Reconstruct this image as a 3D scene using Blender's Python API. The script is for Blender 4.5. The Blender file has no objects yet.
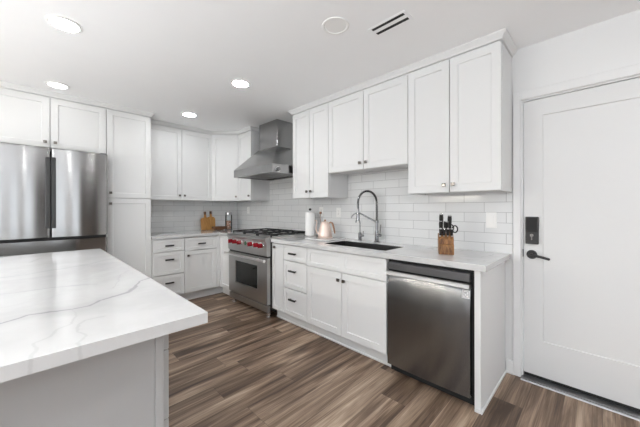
import bpy, bmesh, math, random
from mathutils import Vector, Matrix
random.seed(7)
S = bpy.context.scene
COL = S.collection
PI = math.pi

# ------------------------------------------------------------------ camera
cam_d = bpy.data.cameras.new('camera')
cam = bpy.data.objects.new('camera', cam_d); COL.objects.link(cam)
cam_d.sensor_width = 36.0
cam_d.lens = 36.0 * 283.73 / 640.0
cam_d.shift_x = (320.0 - 318.78) / 640.0
cam_d.shift_y = (208.55 - 213.5) / 640.0
cam_d.clip_start = 0.02
cam.matrix_world = (Matrix.Translation((-2.5791, -4.6223, 1.2611))
                    @ Matrix.Rotation(math.radians(-45.168), 4, 'Z')
                    @ Matrix.Rotation(math.radians(90), 4, 'X')
                    @ Matrix.Rotation(-0.0018, 4, 'Z'))
S.camera = cam

# ------------------------------------------------------------------ world, daylight, exposure
CEIL = 2.459
ROOM_X0, ROOM_Y0 = -5.6, -8.2
world = bpy.data.worlds.new('world'); S.world = world
world.use_nodes = True
bg = world.node_tree.nodes['Background']
# overcast sky above, added glow below the horizon to lift the ceiling
SKY_UP, FILL_DOWN = 1.9, 13.5
wt = world.node_tree
tc = wt.nodes.new('ShaderNodeTexCoord'); sx = wt.nodes.new('ShaderNodeSeparateXYZ')
wt.links.new(tc.outputs['Generated'], sx.inputs[0])
mr = wt.nodes.new('ShaderNodeMapRange'); mr.interpolation_type = 'SMOOTHSTEP'
wt.links.new(sx.outputs[2], mr.inputs[0])
mr.inputs[1].default_value = -0.65; mr.inputs[2].default_value = -0.12
mr.inputs[3].default_value = FILL_DOWN; mr.inputs[4].default_value = SKY_UP
bg.inputs[0].default_value = (0.90, 0.95, 1.0, 1)
wt.links.new(mr.outputs[0], bg.inputs[1])

def window_portal(name, loc, rot, sx, sy):
    """daylight from the sky enters through these openings; the portal only guides the sampling"""
    l = bpy.data.lights.new(name, 'AREA'); l.shape = 'RECTANGLE'; l.size = sx; l.size_y = sy
    l.cycles.is_portal = True
    o = bpy.data.objects.new(name, l); COL.objects.link(o)
    o.location = loc; o.rotation_euler = rot
    return o
ADDED_REAR_WINDOWS = [(-3.40, -2.80, 0.25, 2.2), (-2.35, -1.75, 0.25, 2.2), (-5.3, -3.9, 0.25, 2.2)]  # added behind the camera for daylight and streaks in the steel
ADDED_LEFT_WINDOWS = [(-0.62, -0.36, 0.9, 2.2), (-7.6, -1.9, 0.05, 2.3)]  # unseen wall opened up with added windows for fill light
ADDED_BACK_WINDOWS = [(-5.45, -4.5, 0.9, 1.9)]  # unseen window added to light the range side
for x0, x1, z0, z1 in ADDED_REAR_WINDOWS:
    window_portal('daylight', ((x0+x1)/2, ROOM_Y0-0.06, (z0+z1)/2), (math.radians(90), 0, 0), x1-x0, z1-z0)
for y0, y1, z0, z1 in ADDED_LEFT_WINDOWS:
    window_portal('daylight', (ROOM_X0-0.06, (y0+y1)/2, (z0+z1)/2), (math.radians(90), 0, math.radians(-90)), y1-y0, z1-z0)
for x0, x1, z0, z1 in ADDED_BACK_WINDOWS:
    window_portal('daylight', ((x0+x1)/2, 0.06, (z0+z1)/2), (math.radians(-90), 0, 0), x1-x0, z1-z0)
CAN_STRENGTH, CAN_DIM = 95.0, 9.0      # the one over the refrigerator is dimmed

S.view_settings.view_transform = 'Standard'
S.view_settings.look = 'None'
S.view_settings.exposure = 0.03
S.view_settings.gamma = 1.0
S.view_settings.use_curve_mapping = False
S.render.film_transparent = False
S.cycles.use_denoising = True
S.cycles.max_bounces = 10
S.cycles.diffuse_bounces = 6
S.cycles.glossy_bounces = 5
S.cycles.sample_clamp_indirect = 6.0
S.cycles.caustics_reflective = False
S.cycles.caustics_refractive = False

# ------------------------------------------------------------------ material helpers
def new_mat(name):
    m = bpy.data.materials.new(name); m.use_nodes = True
    nt = m.node_tree
    return m, nt, nt.nodes['Principled BSDF']

def N(nt, typ, **kw):
    n = nt.nodes.new(typ)
    for k, v in kw.items(): setattr(n, k, v)
    return n

def lk(nt, a, b): nt.links.new(a, b)

def mathn(nt, op, a, b=None, c=None, clamp=False):
    n = nt.nodes.new('ShaderNodeMath'); n.operation = op; n.use_clamp = clamp
    for i, v in enumerate((a, b, c)):
        if v is None: continue
        if isinstance(v, (int, float)): n.inputs[i].default_value = v
        else: nt.links.new(v, n.inputs[i])
    return n.outputs[0]

def vmath(nt, op, a, b=None, out=0):
    n = nt.nodes.new('ShaderNodeVectorMath'); n.operation = op
    for i, v in enumerate((a, b)):
        if v is None: continue
        if isinstance(v, (tuple, list)): n.inputs[i].default_value = v
        else: nt.links.new(v, n.inputs[i])
    return n.outputs[out]

def smooth(nt, v, a, b, lo=0.0, hi=1.0):
    n = nt.nodes.new('ShaderNodeMapRange'); n.interpolation_type = 'SMOOTHSTEP'
    nt.links.new(v, n.inputs[0])
    n.inputs[1].default_value = a; n.inputs[2].default_value = b
    n.inputs[3].default_value = lo; n.inputs[4].default_value = hi
    return n.outputs[0]

def mixc(nt, f, a, b):
    n = nt.nodes.new('ShaderNodeMix'); n.data_type = 'RGBA'
    for sock, v in ((n.inputs[0], f), (n.inputs[6], a), (n.inputs[7], b)):
        if isinstance(v, (int, float)): sock.default_value = v
        elif isinstance(v, tuple): sock.default_value = (*v, 1) if len(v) == 3 else v
        else: nt.links.new(v, sock)
    return n.outputs[2]

def noise(nt, vec, scale, detail=3, rough=0.5, dist=0.0):
    n = nt.nodes.new('ShaderNodeTexNoise')
    n.inputs['Scale'].default_value = scale; n.inputs['Detail'].default_value = detail
    n.inputs['Roughness'].default_value = rough; n.inputs['Distortion'].default_value = dist
    nt.links.new(vec, n.inputs['Vector'])
    return n

def position(nt): return nt.nodes.new('ShaderNodeNewGeometry').outputs['Position']

def scaled(nt, vec, s): return vmath(nt, 'MULTIPLY', vec, s)

def bump(nt, p, height, strength, dist=0.002):
    b = nt.nodes.new('ShaderNodeBump'); b.inputs['Strength'].default_value = strength
    b.inputs['Distance'].default_value = dist
    nt.links.new(height, b.inputs['Height']); nt.links.new(b.outputs[0], p.inputs['Normal'])

def plain(name, col, rough=0.5, metal=0.0, var=0.03, scale=6.0, spec=0.5, bumpy=0.0, bscale=300.0):
    """paint / plastic: faint procedural tone variation"""
    m, nt, p = new_mat(name)
    pos = position(nt)
    n = noise(nt, pos, scale, 3)
    c = mixc(nt, n.outputs[0], tuple(max(0, v*(1-var)) for v in col), tuple(min(1, v*(1+var)) for v in col))
    lk(nt, c, p.inputs['Base Color'])
    p.inputs['Roughness'].default_value = rough; p.inputs['Metallic'].default_value = metal
    p.inputs['Specular IOR Level'].default_value = spec
    if bumpy:
        bump(nt, p, noise(nt, pos, bscale, 2).outputs[0], bumpy, 0.001)
    return m

def steel(name, col, rough=0.25, grain=(6, 6, 400), aniso=0.0, var=0.12):
    """brushed metal; grain = noise scale per axis (high across the brush lines)"""
    m, nt, p = new_mat(name)
    v = scaled(nt, position(nt), grain)
    n = noise(nt, v, 1.0, 3, 0.6)
    c = mixc(nt, n.outputs[0], tuple(x*(1-var) for x in col), tuple(min(1, x*(1+var)) for x in col))
    lk(nt, c, p.inputs['Base Color'])
    p.inputs['Metallic'].default_value = 1.0
    r = nt.nodes.new('ShaderNodeMapRange'); lk(nt, n.outputs[0], r.inputs[0])
    r.inputs[3].default_value = rough*(0.95 if aniso else 0.8); r.inputs[4].default_value = rough*(1.05 if aniso else 1.2)
    lk(nt, r.outputs[0], p.inputs['Roughness'])
    if aniso:
        p.inputs['Anisotropic'].default_value = aniso
        tg = nt.nodes.new('ShaderNodeTangent'); tg.direction_type = 'RADIAL'; tg.axis = 'Z'
        lk(nt, tg.outputs[0], p.inputs['Tangent']); p.inputs['Anisotropic Rotation'].default_value = 0.25
    return m

def emit(name, col, strength):
    m, nt, p = new_mat(name)
    p.inputs['Base Color'].default_value = (*col, 1)
    p.inputs['Emission Color'].default_value = (*col, 1)
    p.inputs['Emission Strength'].default_value = strength
    return m

def seg_field(nt, xy, lines):
    """distance in the plane from a point to a set of vein poly-lines"""
    best = None
    for pts in lines:
        for a, b in zip(pts[:-1], pts[1:]):
            A = (a[0], a[1], 0); d = (b[0]-a[0], b[1]-a[1], 0)
            dd = d[0]**2 + d[1]**2
            pa = vmath(nt, 'SUBTRACT', xy, A)
            t = mathn(nt, 'DIVIDE', vmath(nt, 'DOT_PRODUCT', pa, d, out=1), dd, clamp=True)
            sc = nt.nodes.new('ShaderNodeVectorMath'); sc.operation = 'SCALE'
            sc.inputs[0].default_value = d; nt.links.new(t, sc.inputs['Scale'])
            dist = vmath(nt, 'LENGTH', vmath(nt, 'SUBTRACT', pa, sc.outputs[0]), out=1)
            best = dist if best is None else mathn(nt, 'MINIMUM', best, dist)
    return best

def quartz(name, veins=None, seed=0.0, amount=0.6, smudge=0.5):
    m, nt, p = new_mat(name)
    pos = vmath(nt, 'ADD', position(nt), (seed, seed*0.7, 0))
    warp = noise(nt, pos, 1.6, 4, 0.6)
    w = nt.nodes.new('ShaderNodeVectorMath'); w.operation = 'MULTIPLY_ADD'
    lk(nt, warp.outputs['Color'], w.inputs[0]); w.inputs[1].default_value = (0.9, 0.9, 0.9)
    lk(nt, pos, w.inputs[2])
    n1 = noise(nt, scaled(nt, w.outputs[0], (1.2, 2.0, 1.2)), 1.1, 2, 0.5)
    ridge = mathn(nt, 'ABSOLUTE', mathn(nt, 'SUBTRACT', n1.outputs[0], 0.5))
    mask = noise(nt, pos, 1.3, 2)
    v1 = mathn(nt, 'MULTIPLY', smooth(nt, ridge, 0.0, 0.014, 1.0, 0.0), smooth(nt, mask.outputs[0], 0.48, 0.62))
    cloud = noise(nt, w.outputs[0], 2.2, 4, 0.6)
    base = mixc(nt, smooth(nt, cloud.outputs[0], 0.35, 0.75), (0.61, 0.61, 0.608), (0.53, 0.53, 0.528))
    c = mixc(nt, mathn(nt, 'MULTIPLY', v1, amount), base, (0.40, 0.40, 0.40))
    if smudge:
        sp = noise(nt, pos, 26, 3, 0.6)
        dot = mathn(nt, 'MULTIPLY', smooth(nt, sp.outputs[0], 0.70, 0.78), smudge)
        c = mixc(nt, dot, c, (0.45, 0.45, 0.45))
    if veins:
        raw = position(nt)
        wob = noise(nt, raw, 14, 4, 0.6)
        wo = nt.nodes.new('ShaderNodeVectorMath'); wo.operation = 'MULTIPLY_ADD'
        lk(nt, vmath(nt, 'SUBTRACT', wob.outputs['Color'], (0.5, 0.5, 0.5)), wo.inputs[0])
        wo.inputs[1].default_value = (0.035, 0.035, 0.0); lk(nt, raw, wo.inputs[2])
        xy = vmath(nt, 'MULTIPLY', wo.outputs[0], (1, 1, 0))
        thick = noise(nt, raw, 5, 2)
        for lines, width, dark, col in veins:
            d = seg_field(nt, xy, lines)
            dn = mathn(nt, 'DIVIDE', d, smooth(nt, thick.outputs[0], 0.3, 0.7, 0.55, 1.4))
            core = smooth(nt, dn, width*0.25, width, dark, 0.0)
            halo = smooth(nt, d, 0.0, width*6, dark*0.22, 0.0)
            c = mixc(nt, mathn(nt, 'MAXIMUM', core, halo), c, col)
    lk(nt, c, p.inputs['Base Color'])
    p.inputs['Roughness'].default_value = 0.05
    p.inputs['Specular IOR Level'].default_value = 0.5
    return m

def tile_mat(name, axis):
    """glossy elongated white wall tile in running bond; axis = world axis along the wall"""
    m, nt, p = new_mat(name)
    sep = nt.nodes.new('ShaderNodeSeparateXYZ'); lk(nt, position(nt), sep.inputs[0])
    u = mathn(nt, 'MULTIPLY_ADD', sep.outputs['XYZ'.index(axis)], -1.0, -0.1595 + 0.3035*20)
    z = mathn(nt, 'ADD', sep.outputs[2], -0.902 + 0.0815*20)
    cmb = nt.nodes.new('ShaderNodeCombineXYZ'); lk(nt, u, cmb.inputs[0]); lk(nt, z, cmb.inputs[1])
    b = nt.nodes.new('ShaderNodeTexBrick'); lk(nt, cmb.outputs[0], b.inputs['Vector'])
    b.offset = 0.5; b.offset_frequency = 2
    b.inputs['Color1'].default_value = (0.76, 0.765, 0.76, 1)
    b.inputs['Color2'].default_value = (0.715, 0.72, 0.72, 1)
    b.inputs['Mortar'].default_value = (0.36, 0.36, 0.36, 1)
    b.inputs['Scale'].default_value = 1.0
    b.inputs['Mortar Size'].default_value = 0.0017
    b.inputs['Mortar Smooth'].default_value = 0.2
    b.inputs['Brick Width'].default_value = 0.3035
    b.inputs['Row Height'].default_value = 0.0815
    lk(nt, b.outputs['Color'], p.inputs['Base Color'])
    r = nt.nodes.new('ShaderNodeMapRange'); lk(nt, b.outputs['Fac'], r.inputs[0])
    r.inputs[3].default_value = 0.14; r.inputs[4].default_value = 0.7
    lk(nt, r.outputs[0], p.inputs['Roughness'])
    wav = noise(nt, cmb.outputs[0], 9.0, 2)
    h = mathn(nt, 'MULTIPLY_ADD', b.outputs['Fac'], -1.0, mathn(nt, 'MULTIPLY', wav.outputs[0], 0.5))
    bump(nt, p, h, 0.35, 0.0015)
    return m

def floor_mat():
    m, nt, p = new_mat('floor planks')
    sep = nt.nodes.new('ShaderNodeSeparateXYZ'); lk(nt, position(nt), sep.inputs[0])
    X, Y = sep.outputs[0], sep.outputs[1]
    W, L = 0.178, 1.22
    row = mathn(nt, 'FLOOR', mathn(nt, 'DIVIDE', Y, W))
    wn = nt.nodes.new('ShaderNodeTexWhiteNoise'); wn.noise_dimensions = '1D'; lk(nt, row, wn.inputs['W'])
    xo = mathn(nt, 'MULTIPLY_ADD', wn.outputs['Value'], L*3.0, X)
    colu = mathn(nt, 'FLOOR', mathn(nt, 'DIVIDE', xo, L))
    idv = nt.nodes.new('ShaderNodeCombineXYZ'); lk(nt, row, idv.inputs[0]); lk(nt, colu, idv.inputs[1])
    wn2 = nt.nodes.new('ShaderNodeTexWhiteNoise'); wn2.noise_dimensions = '3D'; lk(nt, idv.outputs[0], wn2.inputs['Vector'])
    rnd = wn2.outputs['Value']; rcol = wn2.outputs['Color']
    # grain coordinates, shifted per plank
    g = nt.nodes.new('ShaderNodeCombineXYZ')
    lk(nt, mathn(nt, 'MULTIPLY', X, 1.0), g.inputs[0]); lk(nt, mathn(nt, 'MULTIPLY', Y, 11.0), g.inputs[1])
    sh = nt.nodes.new('ShaderNodeVectorMath'); sh.operation = 'MULTIPLY_ADD'
    lk(nt, rcol, sh.inputs[0]); sh.inputs[1].default_value = (37, 37, 37); lk(nt, g.outputs[0], sh.inputs[2])
    broad = noise(nt, sh.outputs[0], 1.15, 4, 0.55, 0.7)
    fine = noise(nt, scaled(nt, sh.outputs[0], (1.0, 5.0, 1.0)), 2.6, 4, 0.65, 0.3)
    t = mathn(nt, 'MULTIPLY_ADD', fine.outputs[0], 0.50, mathn(nt, 'MULTIPLY_ADD', broad.outputs[0], 1.0, -0.11))
    t = mathn(nt, 'ADD', t, mathn(nt, 'MULTIPLY_ADD', rnd, 0.15, -0.095))
    cr = nt.nodes.new('ShaderNodeValToRGB'); lk(nt, t, cr.inputs[0])
    e = cr.color_ramp.elements
    e[0].position = 0.40; e[0].color = (0.050, 0.029, 0.018, 1)
    e[1].position = 0.93; e[1].color = (0.60, 0.47, 0.35, 1)
    for pos, c in ((0.53, (0.125, 0.080, 0.053, 1)), (0.64, (0.215, 0.148, 0.103, 1)), (0.76, (0.350, 0.255, 0.183, 1))):
        el = e.new(pos); el.color = c
    # seams
    fy = mathn(nt, 'FRACT', mathn(nt, 'DIVIDE', Y, W)); fx = mathn(nt, 'FRACT', mathn(nt, 'DIVIDE', xo, L))
    ey = mathn(nt, 'MULTIPLY', mathn(nt, 'MINIMUM', fy, mathn(nt, 'SUBTRACT', 1.0, fy)), W)
    ex = mathn(nt, 'MULTIPLY', mathn(nt, 'MINIMUM', fx, mathn(nt, 'SUBTRACT', 1.0, fx)), L)
    seam = smooth(nt, mathn(nt, 'MINIMUM', ex, ey), 0.0006, 0.0022, 1.0, 0.0)
    c = mixc(nt, mathn(nt, 'MULTIPLY', seam, 0.55), cr.outputs[0], (0.05, 0.035, 0.028))
    lk(nt, c, p.inputs['Base Color'])
    r = nt.nodes.new('ShaderNodeMapRange'); lk(nt, fine.outputs[0], r.inputs[0])
    r.inputs[3].default_value = 0.36; r.inputs[4].default_value = 0.52
    lk(nt, r.outputs[0], p.inputs['Roughness'])
    p.inputs['Specular IOR Level'].default_value = 0.4
    h = mathn(nt, 'MULTIPLY_ADD', seam, -1.0, mathn(nt, 'MULTIPLY', fine.outputs[0], 0.25))
    bump(nt, p, h, 0.25, 0.0015)
    return m

def wood(name, c0, c1, scale=(40, 40, 4), rough=0.45):
    m, nt, p = new_mat(name)
    v = scaled(nt, position(nt), scale)
    n = noise(nt, v, 1.0, 4, 0.6, 0.8)
    lk(nt, mixc(nt, smooth(nt, n.outputs[0], 0.3, 0.7), c0, c1), p.inputs['Base Color'])
    p.inputs['Roughness'].default_value = rough
    return m

M = {}
M['cab'] = plain('white satin cabinet paint', (0.735, 0.738, 0.735), 0.52, var=0.008, spec=0.25)
M['cab_in'] = plain('white cabinet box', (0.70, 0.70, 0.698), 0.5, var=0.01)
M['island'] = plain('pale grey island paint', (0.46, 0.46, 0.46), 0.4, var=0.01)
M['wall'] = plain('white wall paint', (0.76, 0.762, 0.76), 0.75, var=0.01, spec=0.3, bumpy=0.08)
M['ceil'] = plain('white ceiling paint', (0.92, 0.925, 0.93), 0.85, var=0.01, spec=0.2, bumpy=0.05)
M['trim'] = plain('white trim paint', (0.76, 0.762, 0.76), 0.4, var=0.008)
M['door'] = plain('white door paint', (0.71, 0.712, 0.71), 0.45, var=0.01)
M['floor'] = floor_mat()
M['tile_r'] = tile_mat('white glossy tile sink wall', 'Y')
M['tile_b'] = tile_mat('white glossy tile back wall', 'X')
M['black'] = plain('matte black metal', (0.018, 0.017, 0.017), 0.38, var=0.15, scale=20)
M['gun'] = steel('dark bronze hardware', (0.20, 0.185, 0.17), 0.28, (60, 60, 60))
M['rubber'] = plain('black rubber', (0.012, 0.012, 0.012), 0.7, var=0.1)
M['iron'] = plain('cast iron', (0.02, 0.02, 0.021), 0.55, var=0.2, scale=60, bumpy=0.2)
M['steel'] = steel('stainless steel brushed', (0.60, 0.595, 0.585), 0.24, (300, 5, 5), var=0.06)
M['steel_fridge'] = steel('fridge stainless', (0.44, 0.438, 0.437), 0.16, (260, 260, 4), aniso=0.85, var=0.04)
M['steel_hood'] = steel('hood stainless', (0.38, 0.378, 0.376), 0.22, (4, 4, 220), var=0.06)
M['steel_range'] = steel('range stainless', (0.46, 0.455, 0.45), 0.30, (4, 4, 260), var=0.05)
M['steel_dw'] = steel('dark stainless dishwasher', (0.22, 0.222, 0.225), 0.20, (2, 30, 2), aniso=0.92, var=0.03)
M['steel_lip'] = steel('bright stainless lip', (0.30, 0.297, 0.294), 0.40, (5, 4, 220), var=0.05)
M['steel_lip2'] = steel('bright satin stainless', (0.80, 0.795, 0.785), 0.34, (5, 4, 220), var=0.04)
M['dw_panel'] = steel('dark grey control strip', (0.17, 0.17, 0.175), 0.38, (5, 4, 220), var=0.05)
M['handle_dark'] = plain('dark graphite handle', (0.035, 0.035, 0.036), 0.45, var=0.05)
M['chrome'] = steel('chrome', (0.78, 0.78, 0.78), 0.08, (30, 30, 30), var=0.02)
M['faucet'] = steel('dark brushed nickel', (0.30, 0.30, 0.31), 0.22, (80, 80, 80), var=0.05)
M['sink'] = steel('dark sink steel', (0.10, 0.10, 0.10), 0.35, (120, 6, 120), var=0.1)
M['glass_black'] = plain('oven window glass', (0.012, 0.013, 0.012), 0.08, var=0.1, spec=0.3)
M['red'] = plain('red knob enamel', (0.27, 0.005, 0.014), 0.25, var=0.06, scale=30)
M['alu'] = steel('aluminium threshold', (0.36, 0.36, 0.365), 0.45, (6, 120, 6), var=0.06)
M['plastic'] = plain('white plastic', (0.86, 0.855, 0.84), 0.35, var=0.01)
M['slot'] = plain('dark slot', (0.03, 0.03, 0.03), 0.6, var=0.1)
M['paper'] = plain('paper towel', (0.87, 0.865, 0.855), 0.95, var=0.03, scale=60, spec=0.1, bumpy=0.4, bscale=180)
M['copper'] = plain('pale rose copper', (0.84, 0.68, 0.60), 0.32, metal=0.35, var=0.04, scale=20)
M['copper_d'] = plain('brown copper handle', (0.40, 0.23, 0.15), 0.35, metal=0.5, var=0.08, scale=20)
M['marble'] = quartz('white serving board stone', None, 3.1, 0.4, 0.0)
M['board'] = wood('honey oak board', (0.42, 0.20, 0.055), (0.56, 0.29, 0.09), (60, 60, 5))
M['board2'] = wood('amber board', (0.48, 0.24, 0.07), (0.62, 0.34, 0.11), (60, 60, 5))
M['tip'] = plain('dark brown handle end', (0.17, 0.10, 0.06), 0.5, var=0.1, scale=30)
M['bowl'] = wood('dark walnut tray', (0.10, 0.045, 0.022), (0.19, 0.085, 0.04), (6, 60, 60))
M['block'] = wood('acacia knife block', (0.10, 0.040, 0.014), (0.36, 0.17, 0.055), (45, 45, 9))
M['lid'] = steel('jar lid steel', (0.45, 0.45, 0.46), 0.2, (30, 30, 30), var=0.04)
M['badge'] = plain('silver sticker', (0.80, 0.80, 0.80), 0.4, var=0.03)
M['badge_ink'] = plain('dark sticker print', (0.10, 0.10, 0.105), 0.5, var=0.05)
M['can'] = emit('lit downlight lens', (0.98, 0.99, 1.0), CAN_STRENGTH)
M['can_dim'] = emit('dimmed downlight lens', (1.0, 0.995, 0.985), CAN_DIM)
M['bulb'] = emit('glowing bulb', (1.0, 0.93, 0.82), 160.0)
M['display'] = plain('range gauge glass', (0.05, 0.11, 0.07), 0.12, var=0.1)
M['dark_wood'] = wood('dark stained door', (0.035, 0.026, 0.022), (0.06, 0.045, 0.036), (40, 40, 4))

def nuts_mat():
    m, nt, p = new_mat('mixed snacks')
    v = nt.nodes.new('ShaderNodeTexVoronoi'); v.inputs['Scale'].default_value = 60
    lk(nt, position(nt), v.inputs['Vector'])
    cr = nt.nodes.new('ShaderNodeValToRGB')
    sep = nt.nodes.new('ShaderNodeSeparateColor'); lk(nt, v.outputs['Color'], sep.inputs[0])
    lk(nt, sep.outputs[0], cr.inputs[0])
    e = cr.color_ramp.elements
    e[0].color = (0.30, 0.12, 0.07, 1); e[1].color = (0.80, 0.60, 0.46, 1)
    el = e.new(0.5); el.color = (0.48, 0.20, 0.12, 1)
    lk(nt, cr.outputs[0], p.inputs['Base Color']); p.inputs['Roughness'].default_value = 0.6
    return m
M['nuts'] = nuts_mat()

def glass_mat():
    m, nt, p = new_mat('clear jar glass')
    n = noise(nt, position(nt), 12, 2)
    lk(nt, mixc(nt, n.outputs[0], (0.95, 0.97, 0.97), (1, 1, 1)), p.inputs['Base Color'])
    p.inputs['Roughness'].default_value = 0.04
    tr = nt.nodes.new('ShaderNodeBsdfTransparent'); tr.inputs[0].default_value = (0.96, 0.97, 0.97, 1)
    fr = nt.nodes.new('ShaderNodeFresnel'); fr.inputs[0].default_value = 1.45
    gl = nt.nodes.new('ShaderNodeBsdfGlossy'); gl.inputs['Roughness'].default_value = 0.04
    mx = nt.nodes.new('ShaderNodeMixShader')
    lk(nt, fr.outputs[0], mx.inputs[0]); lk(nt, tr.outputs[0], mx.inputs[1]); lk(nt, gl.outputs[0], mx.inputs[2])
    lk(nt, mx.outputs[0], nt.nodes['Material Output'].inputs['Surface'])
    return m
M['glass'] = glass_mat()

VEINS = [
    ([[(-2.06, -2.90), (-2.154, -2.96), (-2.205, -3.006), (-2.242, -3.078), (-2.253, -3.122), (-2.28, -3.17), (-2.325, -3.198),
       (-2.362, -3.22), (-2.396, -3.236), (-2.435, -3.277), (-2.478, -3.283), (-2.541, -3.262), (-2.597, -3.25),
       (-2.631, -3.276), (-2.72, -3.31), (-2.95, -3.36), (-3.4, -3.50)]], 0.014, 0.72, (0.30, 0.30, 0.305)),
    ([[(-2.14, -2.12), (-2.252, -2.183), (-2.314, -2.256), (-2.378, -2.297), (-2.457, -2.334), (-2.515, -2.338), (-2.60, -2.39), (-2.8, -2.42)],
      [(-2.366, -2.916), (-2.452, -2.871), (-2.53, -2.847), (-2.632, -2.843), (-2.8, -2.80)],
      [(-2.54, -1.72), (-2.60, -1.90)]], 0.011, 0.42, (0.38, 0.40, 0.40)),
    ([[(-2.411, -3.446), (-2.463, -3.447), (-2.484, -3.494), (-2.489, -3.541), (-2.471, -3.592), (-2.494, -3.633), (-2.50, -3.70)],
      [(-2.528, -3.473), (-2.551, -3.525), (-2.577, -3.549), (-2.575, -3.604), (-2.59, -3.68)],
      [(-2.477, -3.284), (-2.479, -3.376), (-2.499, -3.45), (-2.528, -3.473)],
      [(-2.181, -2.664), (-2.252, -2.77), (-2.287, -2.944), (-2.325, -3.06)]], 0.0055, 0.36, (0.42, 0.42, 0.42)),
]
M['island_top'] = quartz('white quartz with grey veins', VEINS, 0.0, 0.08, 0.25)
M['counter'] = quartz('white quartz counter', None, 5.3, 0.6, 0.35)

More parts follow.
